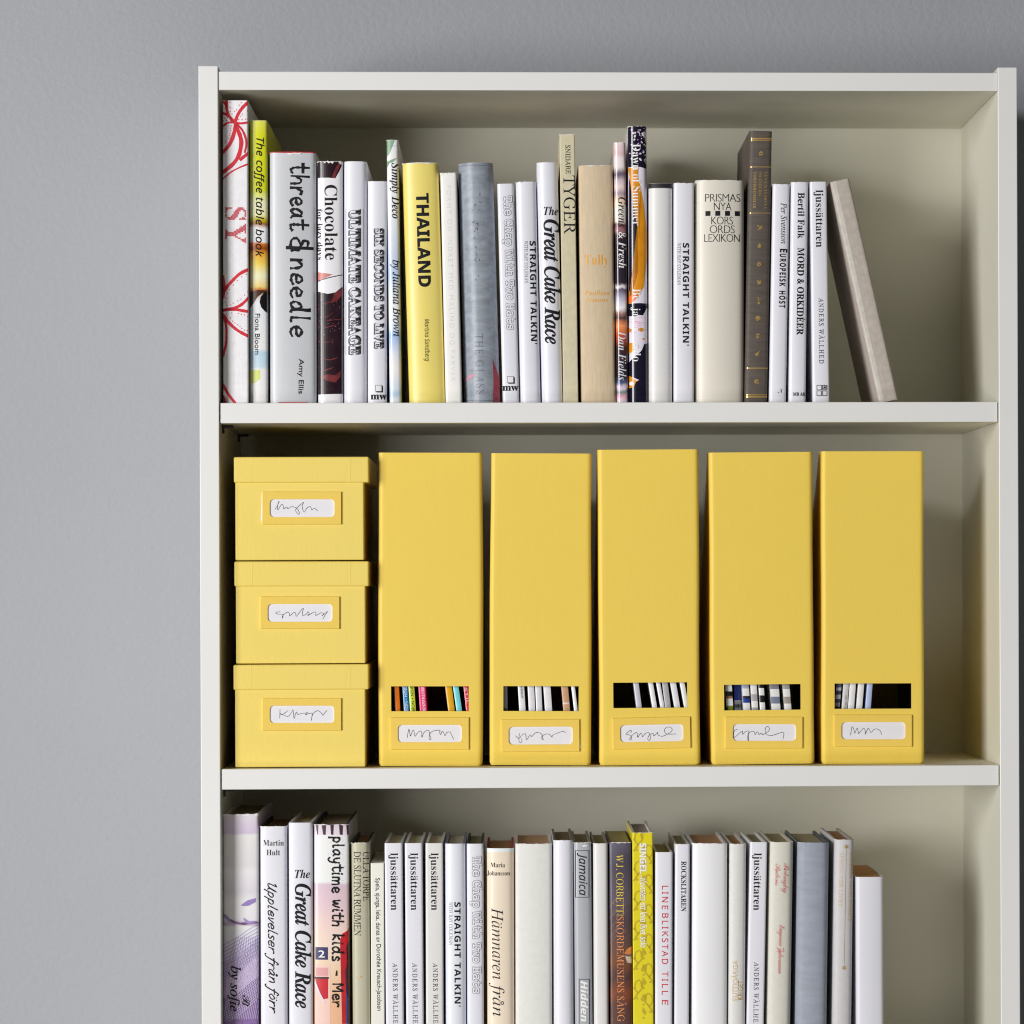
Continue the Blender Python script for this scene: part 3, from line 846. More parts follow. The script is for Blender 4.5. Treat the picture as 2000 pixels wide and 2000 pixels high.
# 20
d = Decals()
for s, a, b, y in (('PRISMAS', 1377, 1446, 394), ('NYA', 1394, 1429, 411), ('KORS', 1389, 1431.5, 438.5), ('ORDS', 1386, 1435, 455.5), ('LEXIKON', 1375.5, 1445, 472.5)):
    d.text(s, 'sans', (a, y), (b, y), 15.6, INK, -.018, track=-.05, layer=2)
for x in (1378, 1397, 1416, 1435.3):
    d.rect(x, 412, x + 9.6, 421.5, INK, 2)
    if x < 1430: d.rect(x + 9.6, 412, x + 19, 412.5, FAINT, 2); d.rect(x + 9.6, 421, x + 19, 421.5, FAINT, 2)
book('very thick ivory dictionary with thin black capitals and a row of black squares', 1358.5, 1458.5, 351, 1357.5, 1452, IV, dec=d, bulge=.0042, r=.005, dep=.15, wear=.0005)
# 21 brown with gold
d = Decals()
def X21(y): return 1486.5 - (y - 300) * .0185
for y, t in ((270.8, 3.2), (274.6, 1.4), (326, 1.6), (416, 1.5), (719, 2), (771, 1.6), (774.8, 3.2)):
    c = X21(y); d.rect(c - 19.5, y - t / 2, c + 19.5, y + t / 2, GOLD, 2)
d.text('LENA KATARINA', 'bserif', (1493.5, 335), (1492, 408), 5.6, GOLD, -.006, track=.08, layer=2)
d.text('SWANBERG', 'bserif', (1482.5, 335), (1481.8, 383), 5.6, GOLD, -.006, track=.08, layer=2)
d.text('TORPDRÖMMAR', 'bserif', (1472, 335), (1470.8, 407), 5.6, GOLD, .0, track=.08, layer=2)
ICON = {300: [((0, 0), 4), ((0, -4), 1.4)], 444: [((1, 1), 3), ((-3, -3), 1.8), ((4, -1), 1.6), ((-1, 4), 1.4)], 480: [((0, 0.6), 3.6), ((0, -3.4), 1.5)], 516: [((0, 0), 4.2)], 551: [((1, 1), 3.6), ((-2, -3), 1.7), ((4, -2), 1.3)],
        587: [((0, -5), 1.6), ((-.5, -2), 1), ((0, 1), 1.3), ((1, 5), 2.3)], 622: [((0, -1.5), 4), ((-3, 0), 2.2), ((3, 0), 2.2), ((0, 4), 1.3)], 656: [((0, -2), 3), ((0, 2), 3)], 691: [((-1, 1), 3.2), ((2, -2.4), 1.8), ((4, -4.5), .8)], 745: [((-1, 0), 4.2), ((3, 4), 1.3)]}
for y, L in ICON.items():
    for (dx, dy), r_ in L: d.dot(X21(y) + dx, y + dy, r_, GOLD, 2, 10)
    if y in (300, 516, 656, 745): d.dot(X21(y), y, 1.5, plain('brown_cloth_print', C(72, 64, 58), .6, .1), 3, 7)
    d.line([(X21(y) - 4, y + 4), (X21(y), y + 2), (X21(y) + 4, y - 4)], .9, GOLD, 2)
book('tall dark brown cloth book with gold bands and small gold emblems', 1464, 1510, 255, 1454.5, 1500, cloth('dark_brown_cloth', C(84, 76, 70), .55, .0010, .16, .25, (.25, 1, 2)), dec=d, bulge=.0010, r=.003, dep=.18, page=(150, 165, 170))
# 22-24
d = Decals(); d.text('Per Svensson', 'iserif', (1525, 396), (1525.5, 476), 11.5, INK, .002, layer=2)
d.text('E', 'bsans', (1523.5, 486), (1523.3, 493), 14, INK, .01, layer=2); d.text('UROPEISK', 'bsans', (1523.2, 495.5), (1522.2, 559), 11.5, INK, .012, track=.1, layer=2)
d.text('HÖST', 'bsans', (1522, 568), (1521.5, 601), 11.5, INK, .012, track=.1, layer=2); d.text('N', 'script', (1519, 768), (1530, 766.5), 9, INK, -.01, layer=2)
book('white book just right of the dark brown gold banded one, script and narrow capitals', 1509.5, 1544, 359, 1502, 1537, W2, dec=d, bulge=.0012, dep=.14, wear=.0007)
d = Decals(); d.text('Bertil Falk', 'bserif', (1558.5, 376), (1558, 466), 12.5, INK, .004, layer=2); d.text('MORD & ORKIDÈER', 'bserif', (1558, 484), (1556, 654), 12.5, INK, .012, layer=2)
d.text('MB AB', 'bserif', (1549, 773), (1572, 773), 6.5, INK, .008, layer=2)
book('white book with heavy black serif title, second from the dark brown book', 1545.5, 1580.5, 355, 1540.5, 1575, W2, dec=d, bulge=.0012, dep=.14, wear=.0005)
def ljus(d, x, y0, xa, ya, x1=None, slope=0.0):
    d.text('ljussättaren', 'bserif', (x, y0), (x + slope, y0 + 112), 14.5, INK, -.003, layer=2)
    d.text('ANDERS WÄLLHED', 'userif', (xa, ya), (xa + slope * 1.1, ya + 128), 9, INK, .005, track=.14, layer=2)
d = Decals(); ljus(d, 1593, 371, 1599, 582, slope=1)
for x, y in ((1595, 752), (1605.8, 752), (1595, 763), (1605.8, 763)): d.frame(x, y, x + 9.8, y + 10, 1.1, INK, 2)
for a in range(6): d.line([(1611, 757), (1611 + 5 * math.cos(a * 1.05 + .4), 757 + 5 * math.sin(a * 1.05 + .4))], 1.3, INK, 2, False)
book('white lightweight book standing apart beside the leaning linen book', 1582, 1617, 355, 1588, 1621.5, W2, dec=d, bulge=.0008, dep=.14, r=.0016)
# 25 leaning linen
d = Decals(); d.poly([(1623, 352), (1632, 350), (1728, 789), (1719, 789)], cloth('pale_linen_joint', C(192, 186, 178), .8, .0016, .10, .5), 1)
book('beige grey linen bound book leaning to the left', 1621, 1662, 356, 1717, 1758, cloth('linen_cloth', C(174, 165, 156), .8, .0016, .10, .5), dec=d, bulge=.0004, r=.0026, dep=.15, y0=.026)

# ------------------------------------------------------------------ bottom shelf books
low = dict(row='low')
def m_lav(z):
    return artwork('lavender_linen_picture', [(1590, C(216, 210, 218)), (1620, C(206, 192, 214)), (1627, C(204, 192, 212)), (1630, C(224, 222, 222)), (1690, C(216, 213, 216)), (1700, C(226, 222, 226)), (1740, C(212, 208, 216)), (1760, C(228, 226, 232)),
                   (1798, C(222, 220, 228)), (1806, C(170, 150, 182)), (1812, C(226, 224, 230)), (1830, C(216, 216, 232)), (1880, C(196, 182, 208)), (1900, C(206, 190, 214)), (1940, C(196, 182, 208)), (1960, C(150, 130, 180)), (2215, C(150, 130, 180))], z, .3, .004, 24, (1, 1, 1.5))
PUR = plain('purple_check_print', C(128, 98, 154), .4, .25, 500); PUR2 = plain('violet_print', C(148, 128, 186), .4, .15, 90); PLUM = plain('plum_print', C(120, 80, 130), .4, .3, 100)
d = Decals()
d.poly([(470, 1768), (484, 1758), (500, 1754), (499, 1762), (486, 1769), (476, 1770)], PUR2, 2)
d.line([(437, 1786), (447, 1796), (470, 1804), (505, 1802)], 5, PLUM, 2, True, True, .4); d.line([(476, 1794), (486, 1802), (500, 1800)], 5, PUR2, 3, True, True)
d.line([(440, 1790), (448, 1798)], 6, PUR2, 3)
for k in range(17):
    y = 1812 + k * 7
    d.line([(436, y + 34), (465, y + 18), (485, y + 4), (507, y - 8)], .9, PUR2, 2)
for k in range(14):
    d.line([(438 + k * 5, 1960), (444 + k * 5 + k, 1890), (462 + k * 4, 1830)], .8, PUR2, 2)
d.poly([(507, 1862), (507, 1905), (482, 1925), (455, 1945), (437, 1950), (437, 1938), (455, 1918), (476, 1892), (492, 1872)], plain('mauve_check_print', C(182, 162, 200), .4, .25, 400), 3)
d.poly([(507, 1905), (507, 2100), (437, 2100), (437, 1950), (455, 1945), (482, 1925)], PUR, 3)
CHK = plain('pale_check_print', C(205, 196, 220), .4, 0)
for k in range(24):
    d.line([(437 + k * 3.4, 1990), (448 + k * 3.4, 1925), (466 + k * 3.2, 1850)], .7, CHK, 4)
    d.line([(437, 1945 + k * 5 - 60), (470, 1925 + k * 5 - 60), (507, 1890 + k * 5 - 60)], .7, CHK if k > 6 else PUR2, 4)
d.text('by sofie', 'iserif', (452, 1887), (449, 1975), 18, INK, .012, layer=6); d.text('B', 'script', (474, 1943), (473, 1965), 15, INK, .005, layer=6)
book('white and purple book with pictured folded cloth, nearest the left side panel', 435.5, 506.5, 1590, 436, 506, m_lav, dec=d, bulge=.0014, r=.002, dep=.19, wear=.0012, page=(150, 130, 100), **low)
d = Decals(); d.text('Martin', 'bserif', (514, 1651.7), (554, 1651.7), 11, INK, -.008, layer=2); d.text('Hult', 'bserif', (520.5, 1670.5), (547, 1670.5), 11, INK, -.008, layer=2)
d.hand('Upplevelser från förr', (523, 1721), (526, 1976), 10.5, 2.2, INK, 2, .3, .3, .02, .06)
book('white book with upright author name above flowing black handwriting', 508, 562, 1613.7, 509, 562, W2, dec=d, bulge=.0012, r=.003, dep=.15, wear=.0006, page=(130, 100, 70), inside=plain('black_board', C(34, 30, 30), .6), **low)
d = Decals(); cake(d, 576, 605, 1715, 577, 1726, 1969, 577)
book('white jacketed book with large narrow black italic title on the bottom shelf', 563.5, 612, 1607, 564.5, 612, W1, dec=d, bulge=.0014, r=.0025, dep=.17, page=(190, 175, 140), **low)
def m_play(z):
    return artwork('playroom_picture', [(1610, C(206, 196, 206)), (1630, C(216, 208, 218)), (1634, C(226, 228, 236)), (1722, C(224, 226, 236)), (1727, C(206, 184, 196)), (1770, C(214, 190, 196)), (1810, C(226, 200, 192)), (1850, C(232, 206, 190)), (1900, C(236, 196, 164)), (1960, C(236, 176, 140)), (2215, C(220, 160, 130))], z, .25, .003, 50)
d = Decals(); STP = plain('aubergine_print', C(66, 34, 48), .35, .1); CRIM = plain('crimson_print', C(180, 20, 36), .3, .15, 60)
for x, wd in ((616, 6), (628, 9), (645, 7), (662, 8), (676, 7)): d.poly([(x, 1610), (x + wd, 1610), (x + wd - 1, 1631), (x + 1.5 if x > 640 else x + 3, 1630)], STP, 1)
for i in range(30): d.dot(random.choice((random.uniform(640, 652), random.uniform(668, 681))), random.uniform(1636, 1722), random.uniform(.4, 1.3), plain('pale_blue_fleck', C(150, 196, 220), .4, 0), 1, 6)
d.poly([(684, 1806), (678, 1818), (668, 1824), (664, 1838), (666, 1856), (668, 1890), (668, 2000), (684, 2000)], CRIM, 1)
d.poly([(684, 1830), (676, 1850), (680, 1870), (674, 1900), (676, 1940), (684, 1960)], STP, 2)
d.rect(616, 1850, 640.5, 1874.5, plain('indigo_print', C(40, 38, 90), .35), 2); d.text('2', 'bsans', (622, 1870), (634, 1870), 14, WHITEP, .01, layer=3)
d.rect(614, 1884, 645, 2000, plain('coral_print', C(226, 190, 178), .4), 1); d.rect(617, 1890, 641, 1906, plain('salmon_print', C(206, 150, 150), .4), 2)
d.rect(615, 1908, 642, 1912, STP, 3); d.poly([(616, 1912), (641, 1912), (641, 1950), (630, 1952), (620, 1930)], CRIM, 2); d.line([(616, 1920), (624, 1940), (634, 1958)], 3, PALE, 4)
d.rect(676, 1930, 684, 2000, plain('blue_print', C(40, 70, 120), .35), 2)
for s, a, b in (('playtime', 1634, 1746), ('with', 1757, 1811), ('kids', 1824, 1880), ('-', 1893, 1909), ('Mer', 1920, 1968)):
    d.hand(s, (650.5, a), (648.5, b), 12.5, 3.1, INK, 5, .35, 0, .03, .1)
book('colourful book with striped top, pink and red picture and black handwriting', 613.5, 684.5, 1610, 614, 682.5, m_play, dec=d, bulge=.0016, r=.002, dep=.20, wear=.0008, page=(140, 125, 100), inside=MATS['black_board'], **low)
d = Decals(); d.text('ULLA TORPE', 'userif', (708.5, 1663), (709.5, 1760), 12, INK, .0, track=-.04, layer=2); d.text('DE SLUTNA RUMMEN', 'userif', (691.5, 1663), (692, 1828), 12.5, INK, .0, track=-.04, layer=2)
d.dot(705, 1908, 2.2, plain('rust_stain', C(196, 150, 84), .6, .2), 1); d.dot(699, 1912, 1, MATS['rust_stain'], 1)
book('olive beige book with two columns of thin black capitals', 686, 723, 1646, 688.5, 724, jacket('jacket_olive_beige', C(178, 174, 152), .4), dec=d, bulge=.0016, r=.004, dep=.15, wear=.0008, page=(140, 100, 60), inside=MATS['black_board'], **low)
d = Decals(); d.text('Spela, sjunga, leka, dansa av Dorothée Kreusch-Jacobsen', 'sans', (733.5, 1715), (737, 1974), 8.6, INK, .004, layer=2)
book('thin cream paperback, lowest at the left, with one long line of small black lettering', 724, 750, 1686, 725, 752.5, jacket('jacket_cream', C(222, 221, 212), .45), dec=d, bulge=.0001, r=.0006, hard=False, dep=.15, page=(210, 205, 190), **low)
LJ = [('white book with black serif title, directly right of the thin cream paperback', 751, 786, 753.5, 789.5, 762.5, 767),
      ('white book with black serif title, middle one of three matching neighbours', 790.5, 825.5, 793, 828.5, 801.5, 805.5),
      ('white book with black serif title, third after the thin cream paperback', 831, 866, 832, 867.5, 841.5, 845.5)]
for lb, a, b, c, e, x, xa in LJ:
    d = Decals(); ljus(d, x, 1666, xa, 1881, slope=1)
    book(lb, a, b, 1647, c, e, W2 if a < 830 else W3, dec=d, bulge=.0004, r=.0016, dep=.15, page=(200, 190, 160), **low)
d = Decals(); straight(d, 887.5, 1762, 1966, 888)
book('cool white book with bold black capitals on the bottom shelf', 868.5, 910, 1648, 870, 911.5, jacket('jacket_blue_white', C(214, 217, 228)), dec=d, bulge=.0022, r=.005, dep=.16, page=(205, 195, 180), inside=plain('blue_grey_board', C(120, 128, 150), .5), **low)
d = Decals(); chap(d, (923.5, 1673), (924, 1940), 15)
book('white book with hollow outlined typewriter lettering on the bottom shelf', 911.5, 945.5, 1648, 912.5, 946.5, W1, dec=d, bulge=.0010, dep=.15, page=(150, 140, 110), inside=MATS['black_board'], **low)
d = Decals(); d.rect(945, 1655, 1010, 1664, plain('pale_blue_print', C(216, 226, 238), .4), 1)
d.text('Maria', 'bserif', (958, 1694), (986, 1694), 9.2, INK, -.010, layer=2); d.text('Johansson', 'bserif', (951, 1710), (995.5, 1710), 9.2, INK, -.010, layer=2)
d.text('Hämnaren', 'iserif', (960, 1773), (962, 1913), 22, INK, -.004, layer=2); d.text('från', 'iserif', (962, 1920), (962.5, 1985), 22, INK, -.004, layer=2)
book('peach cream book with upright author name and black italic title', 950.5, 1005.5, 1657, 951.5, 1006, jacket('jacket_peach', C(226, 210, 190), .36), dec=d, bulge=.0022, r=.005, dep=.15, page=(170, 130, 90), inside=plain('red_board', C(150, 24, 30), .6), **low)
book('wide blank greyish white cloth book with tan page edges', 1006.5, 1079.5, 1648, 1007, 1080, cloth('offwhite_cloth', C(214, 214, 210), .6, .0012, .03, .1), bulge=.0016, r=.003, dep=.16, wear=.0009, page=(196, 156, 118), inside=W3, **low)
book('blank white book left of the grey book with boxed lettering', 1080.5, 1120, 1641, 1081.5, 1122, W2, bulge=.0024, r=.006, dep=.16, wear=.0003, page=(130, 115, 80), inside=plain('taupe_board', C(130, 122, 112), .6), **low)
d = Decals(); d.frame(1123.8, 1661, 1150.5, 1753, 1.1, INK, 2); d.text('Jamaica', 'isans', (1131, 1666), (1131.5, 1749), 15, INK, .008, layer=2)
d.frame(1130.5, 1912, 1151.5, 2010, 1.1, INK, 2); d.text('Hidden', 'bisans', (1134.5, 1916), (1135, 1995), 13, WHITEP, .01, layer=2)
d.poly([(1137, 1651), (1147, 1650), (1147, 1653), (1138, 1654)], TORN, 2)
book('steel grey book with lettering framed in thin black boxes', 1120.5, 1158, 1645.5, 1123, 1158.5, jacket('jacket_steel_grey', C(164, 167, 174), .32), dec=d, bulge=.0012, r=.003, dep=.16, wear=.0008, page=(150, 140, 105), inside=plain('stone_board', C(150, 146, 132), .6), **low)
book('narrow blank white book right of the grey book with boxed lettering', 1158.5, 1189.5, 1647, 1160, 1190.5, W3, bulge=.0010, r=.003, dep=.16, wear=.0004, page=(150, 140, 100), inside=MATS['stone_board'], **low)
def m_corb(z):
    return artwork('dusky_painting', [(1645, C(92, 88, 102)), (1680, C(70, 64, 78)), (1760, C(84, 76, 88)), (1800, C(76, 60, 66)), (1840, C(88, 64, 60)), (1880, C(110, 66, 44)), (1910, C(70, 46, 46)), (1940, C(120, 62, 36)), (1965, C(84, 50, 44)), (2215, C(70, 50, 50))], z, .3, .016, 55, (1.4, 1, .6))
d = Decals(); YEP = plain('lemon_print', C(238, 196, 74), .35, 0); ORP = plain('apricot_print', C(232, 142, 84), .35, 0)
FUR = plain('brown_fur_print', C(130, 100, 92), .4, .3, 200)
for i in range(16):
    x, y = random.uniform(1192, 1212), random.uniform(1735, 1850)
    d.line([(x - 6, y + 12), (x + 3, y), (x + 14, y - 14)], random.uniform(.5, 1.3), FUR, 1, True, True)
d.poly([(1234, 1848), (1224, 1854), (1219, 1862), (1226, 1866), (1234, 1864)], plain('amber_print', C(200, 120, 60), .4, .3, 120), 2); d.line([(1218, 1868), (1228, 1864), (1235, 1868)], 3, FUR, 3); d.poly([(1221, 1868), (1234, 1868), (1234, 1882), (1225, 1880)], plain('sand_print', C(190, 170, 150), .4, .3, 200), 2)
d.text('W.J. CORBETT/', 'userif', (1203.5, 1669), (1204.5, 1788), 13.5, YEP, -.004, layer=5); d.text('SKÖRDEMUSENS SÅNG', 'userif', (1204.5, 1790), (1206, 1995), 13.5, ORP, -.004, layer=5)
book('dark purple brown painted book with yellow and orange capitals', 1190, 1234, 1645, 1192, 1236, m_corb, dec=d, bulge=.0010, r=.0015, hard=False, dep=.16, wear=.0007, page=(150, 138, 90), inside=MATS['black_board'], **low)
# yellow damask
d = Decals(); OCP = plain('ochre_leaf_print', C(182, 160, 18), .4, .05)
for k, y in enumerate(range(1636, 1975, 58)):
    for x0, sg, ph in ((1248, 1, 0), (1266, -1, 26)):
        yy = y + ph
        d.line([(x0 - 10 * sg, yy + 26), (x0 - 2 * sg, yy + 14), (x0 + 7 * sg, yy + 2), (x0 + 3 * sg, yy - 10)], 3.4, OCP, 1, True, False)
        d.line([(x0 - 2 * sg, yy + 14), (x0 - 8 * sg, yy + 4), (x0 - 6 * sg, yy - 8), (x0 + 1 * sg, yy - 12)], 2.8, OCP, 1)
        for a in range(4): d.line([(x0 + 4 * sg, yy + 2), (x0 + (3 + 3 * a) * sg, yy - 7 - a % 2 * 3)], 2.4, OCP, 1, False, True)
        d.poly([(x0 + 6 * sg, yy + 20), (x0 + 11 * sg, yy + 14), (x0 + 12 * sg, yy + 24), (x0 + 7 * sg, yy + 31), (x0 + 3 * sg, yy + 26)], OCP, 1)
        d.dot(x0 - 9 * sg, yy + 4, 2.6, OCP, 1); d.dot(x0 + 9 * sg, yy + 36, 2.3, OCP, 1); d.dot(x0 - 4 * sg, yy + 24, 2.4, OCP, 1)
d.text('SINGEL', 'bsans', (1249.5, 1647), (1250, 1706), 12.5, WHITEP, .02, layer=3); d.text('K', 'script', (1250, 1710), (1250.5, 1724), 14, WHITEP, -.004, layer=3)
d.text('onsten att leva livet solo', 'isans', (1250.5, 1724.5), (1251, 1850), 12, WHITEP, .014, layer=3)
book('tall bright yellow book with ochre floral pattern and white lettering', 1235, 1279, 1626, 1236.5, 1277.5, jacket('jacket_acid_yellow', C(214, 200, 24), .3), dec=d, bulge=.0002, r=.0008, hard=True, dep=.17, wear=.0004, page=(170, 155, 145), **low)
d = Decals(); RDP = plain('scarlet_print', C(190, 18, 36), .4, 0)
for s, a, b in (('LINE', 1730, 1776), ('BLIKSTAD', 1784, 1883), ('TILL', 1897, 1943), ('E', 1953, 1962)): d.text(s, 'sans2', (1293, a), (1292.5, b), 12, RDP, .004, track=.16, layer=2)
book('white book with widely spaced red capitals', 1280, 1317, 1664.5, 1279.5, 1314.5, W2, dec=d, bulge=.0006, r=.002, dep=.15, page=(180, 165, 120), inside=W3, **low)
d = Decals(); d.text('ROCKSLITAREN', 'bserif', (1330.5, 1682), (1330, 1780), 9.8, INK, .0, layer=2)
book('slim white book with one small bold black word near its top', 1319, 1350, 1648.5, 1317.5, 1347.5, W2, dec=d, bulge=.0006, r=.002, dep=.16, wear=.0005, page=(160, 150, 110), inside=W3, **low)
book('wide blank white book with brown page edges beside the gold lettered one', 1352, 1423, 1647, 1351, 1421.5, jacket('jacket_clean_white', C(222, 222, 226), .45), bulge=.0022, r=.004, dep=.16, wear=.0006, page=(186, 140, 104), inside=W3, **low)
d = Decals(); d.text('SJUTTIOÅRIGA', 'sans', (1440, 1956), (1441, 1876), 9.5, GOLDP, -.008, track=-.02, layer=2); d.text('KRIGET', 'sans', (1450.5, 1953), (1451, 1915), 9.5, plain('bronze_print', C(170, 130, 50), .45, 0), -.008, track=-.02, layer=2)
book('greyish white cloth book with gold capitals reading upward', 1425.5, 1463.5, 1648, 1423.5, 1456.5, cloth('grey_white_cloth', C(206, 205, 202), .6, .0012, .03, .15), dec=d, bulge=.0018, r=.004, dep=.16, wear=.0006, page=(170, 130, 90), inside=W3, **low)
d = Decals(); ljus(d, 1473, 1666, 1473, 1879, slope=-1.5)
book('white book with black serif title between gold lettered and red script books', 1465.5, 1499.5, 1644.5, 1459.5, 1494.5, W2, dec=d, bulge=.0004, r=.0016, dep=.15, page=(150, 140, 110), **low)
d = Decals(); d.text('Bedräglig', 'script', (1531, 1686), (1529, 1744), 12, RDP, -.012, track=-.1, layer=2); d.text('Sadens', 'script', (1515, 1687), (1514, 1730), 10, RDP, -.012, track=-.1, layer=2)
d.text('Eugenia Zukerman', 'script', (1521.5, 1807), (1519.5, 1902), 12, RDP, -.012, track=-.1, layer=2)
book('ivory cloth book with small red script lettering', 1503.5, 1553.5, 1644, 1498.5, 1546.5, cloth('ivory_cloth', C(202, 200, 190), .6, .0012, .03, .15), dec=d, bulge=.0022, r=.005, dep=.16, wear=.0005, page=(160, 150, 110), inside=IV, **low)
book('wide plain blue grey cloth book without lettering', 1558.5, 1626, 1645, 1554.5, 1617.5, cloth('blue_grey_cloth', C(146, 152, 164), .6, .0010, .08, .3, (.2, 1, 1)), bulge=.0026, r=.006, dep=.165, wear=.0004, page=(170, 160, 130), inside=plain('slate_board', C(80, 82, 90), .6), **low)
d = Decals()
def star(d, x, y, r):
    for a in range(6): d.line([(x, y), (x + r * math.cos(a * 1.047 + .5), y + r * math.sin(a * 1.047 + .5))], 1.6, GOLD, 2, False)
star(d, 1653, 1654, 4.3); star(d, 1648.3, 1890, 4.3); d.line([(1652.6, 1661), (1648.7, 1882)], .7, GOLD, 2, False)
d.text('SPRING FÖR LIVET', 'userif', (1640.5, 1665), (1637.5, 1771), 6.8, GOLDP, .0, track=.06, layer=2); d.text('BARBARA ABERCROMBIE', 'userif', (1659.5, 1665), (1656, 1800), 6.4, GOLDP, .0, track=.06, layer=2)
book('pale silver cloth book with fine gold lettering, line and stars', 1631, 1671, 1639.5, 1627, 1665.5, cloth('silver_cloth', C(190, 188, 190), .5, .0010, .03, .15), dec=d, bulge=.0020, r=.004, dep=.165, wear=.0004, page=(170, 120, 80), inside=plain('silver_board', C(170, 166, 160), .6), **low)
book('short blank white book with brown page edges at the end of the row', 1672, 1730, 1713, 1673, 1728, jacket('jacket_lilac_grey', C(208, 208, 216), .4), bulge=.0012, r=.003, dep=.15, page=(178, 128, 70), hard=False, **low)

# ------------------------------------------------------------------ yellow boxes and magazine files
MZ = SHELF[2][0]
def plate(root, name, fr, x0, y0, x1, y1, wx0, wy0, wx1, wy1, front, scrib, org, k, tilt=0.0, extra=None):
    """card frame with a rounded window, and the written card in it"""
    cxp, cyp = (x0 + x1) / 2, (y0 + y1) / 2
    def rot(px, py):
        a = math.radians(tilt); dx, dy = px - cxp, py - cyp
        return fr.loc(cxp + dx * math.cos(a) + dy * math.sin(a), cyp - dx * math.sin(a) + dy * math.cos(a), front)
    bm = bmesh.new()
    rr = 8; inner = []
    for (cx_, cy_, a0) in ((wx1 - rr, wy1 - rr, 0), (wx0 + rr, wy1 - rr, 90), (wx0 + rr, wy0 + rr, 180), (wx1 - rr, wy0 + rr, 270)):
        for i in range(7):
            a = math.radians(a0 + 15 * i); inner.append((cx_ + rr * math.cos(a), cy_ + rr * math.sin(a)))
    cxw, cyw = (wx0 + wx1) / 2, (wy0 + wy1) / 2
    outer = []
    for g, q in enumerate(((x1, y1), (x0, y1), (x0, y0), (x1, y0))):
        for i in range(7):
            px, py = inner[g * 7 + i]
            if i == 3: outer.append(q)
            elif (i < 3) == (g % 2 == 0): outer.append((q[0], py))
            else: outer.append((px, q[1]))
    def ring(pts, y): return [bm.verts.new((rot(*p)[0], y, rot(*p)[1])) for p in pts]
    th = .0020
    bev = [(px + (cxp - px) * .010, py + (cyp - py) * .022) for px, py in outer]
    L = [ring(outer, front - .0001), ring(outer, front - th + .0005), ring(bev, front - th), ring(inner, front - th), ring(inner, front - .0002)]
    n = len(inner)
    for a in range(4):
        for i in range(n):
            j = (i + 1) % n
            bm.faces.new((L[a][i], L[a][j], L[a + 1][j], L[a + 1][i]))
    bmesh.ops.recalc_face_normals(bm, faces=bm.faces[:])
    holder = finish(name, bm, [YEL2], root)
    bm = bmesh.new()
    m = 5
    c = [(wx0 - m, wy0 - m), (wx1 + m, wy0 - m), (wx1 + m, wy1 + m), (wx0 - m, wy1 + m)]
    a = [bm.verts.new((rot(*p)[0], front - .0007, rot(*p)[1])) for p in c]; b = [bm.verts.new((rot(*p)[0], front - .0002, rot(*p)[1])) for p in c]
    bm.faces.new(a[::-1]); bm.faces.new(b)
    for i in range(4): bm.faces.new((a[i], a[(i + 1) % 4], b[(i + 1) % 4], b[i]))
    bmesh.ops.recalc_face_normals(bm, faces=bm.faces[:])
    slots = [CARD]; d = Decals()
    for st in scrib:
        d.line([(org[0] + X / k, org[1] + Y / k) for X, Y in st], .95, PEN, 1, True, False, .25)
    u0, v1 = rot(wx0, wy0); u1, v0 = rot(wx1, wy1)
    lay(bm, d, lambda px, py: fr.loc(px, py, front), lambda u: front - .0007, slots, min(u0, u1) - .002, max(u0, u1) + .002, min(v0, v1) - .002, max(v0, v1) + .002)
    if extra:   # card slipping out at one edge
        q = [rot(*p) for p in extra]; f = bm.faces.new([bm.verts.new((x, front - .0005, z)) for x, z in q]); f.material_index = 0
    finish('name_card', bm, slots, holder)

def rbox(name, parent, a, b, bev, mat, seg=3):
    bm = bmesh.new(); fs = add_box(bm, a, b, bev, seg)
    o = finish(name, bm, [mat], parent); return o

def box(label, body, lid, plate_, win, scrib, y0=.017, extra=None):
    bx0, bx1, by1 = body; lx0, lx1, ly0, ly1 = lid
    z0 = box.z
    fr = Frame(bx0, bx0, ly0, by1, y0, z0, bx1, bx1)
    root = empty('storage_box', fr.o, 0.0)
    tag(root, label, 'storage box', 'yellow boxes stacked on the middle shelf')
    fr.c, fr.sn = 1, 0
    hz = fr.loc(lx0, ly0, -.0015)[1]; lz = fr.loc(lx0, ly1, -.0015)[1]
    l0, l1 = fr.loc(lx0, ly0, -.0015)[0], fr.loc(lx1, ly0, -.0015)[0]
    # body: open box of board
    rbox('body', root, (0, 0, .0004), (fr.w, .200, hz - .0035), .0013, YELB)
    bm = bmesh.new(); add_box(bm, (l0, -.0018, lz), (l1, .2030, hz), .0016, 3)
    # wrapped cover paper folds at the lid's two front corners
    for u in (l0 + .0175, l1 - .0185):
        add_box(bm, (u - .0003, -.00195, lz + .001), (u + .0003, -.0017, hz - .002), .00004, 1)
    lid_ = finish('lid', bm, [YELB], root); lid_.rotation_euler = (0, random.uniform(-.0018, .0018), 0)
    plate(root, 'label_holder', fr, *plate_, *win, 0.0, scrib[0], scrib[1], scrib[2], extra=extra)
    box.z = fr.o.z + hz + .0002
box.z = MZ
SA = [(815, 1185), (840, 1140), (858, 1098), (850, 1110), (838, 1160), (845, 1192), (870, 1150), (890, 1132), (905, 1160), (908, 1182), (940, 1160), (948, 1180), (985, 1158), (1030, 1165), (1060, 1190), (1075, 1225), (1065, 1240), (1040, 1210), (1035, 1190), (1070, 1150), (1120, 1110), (1105, 1150), (1115, 1195), (1130, 1215), (1150, 1180), (1180, 1155), (1200, 1165), (1208, 1192), (1235, 1175), (1255, 1185), (1270, 1202)]
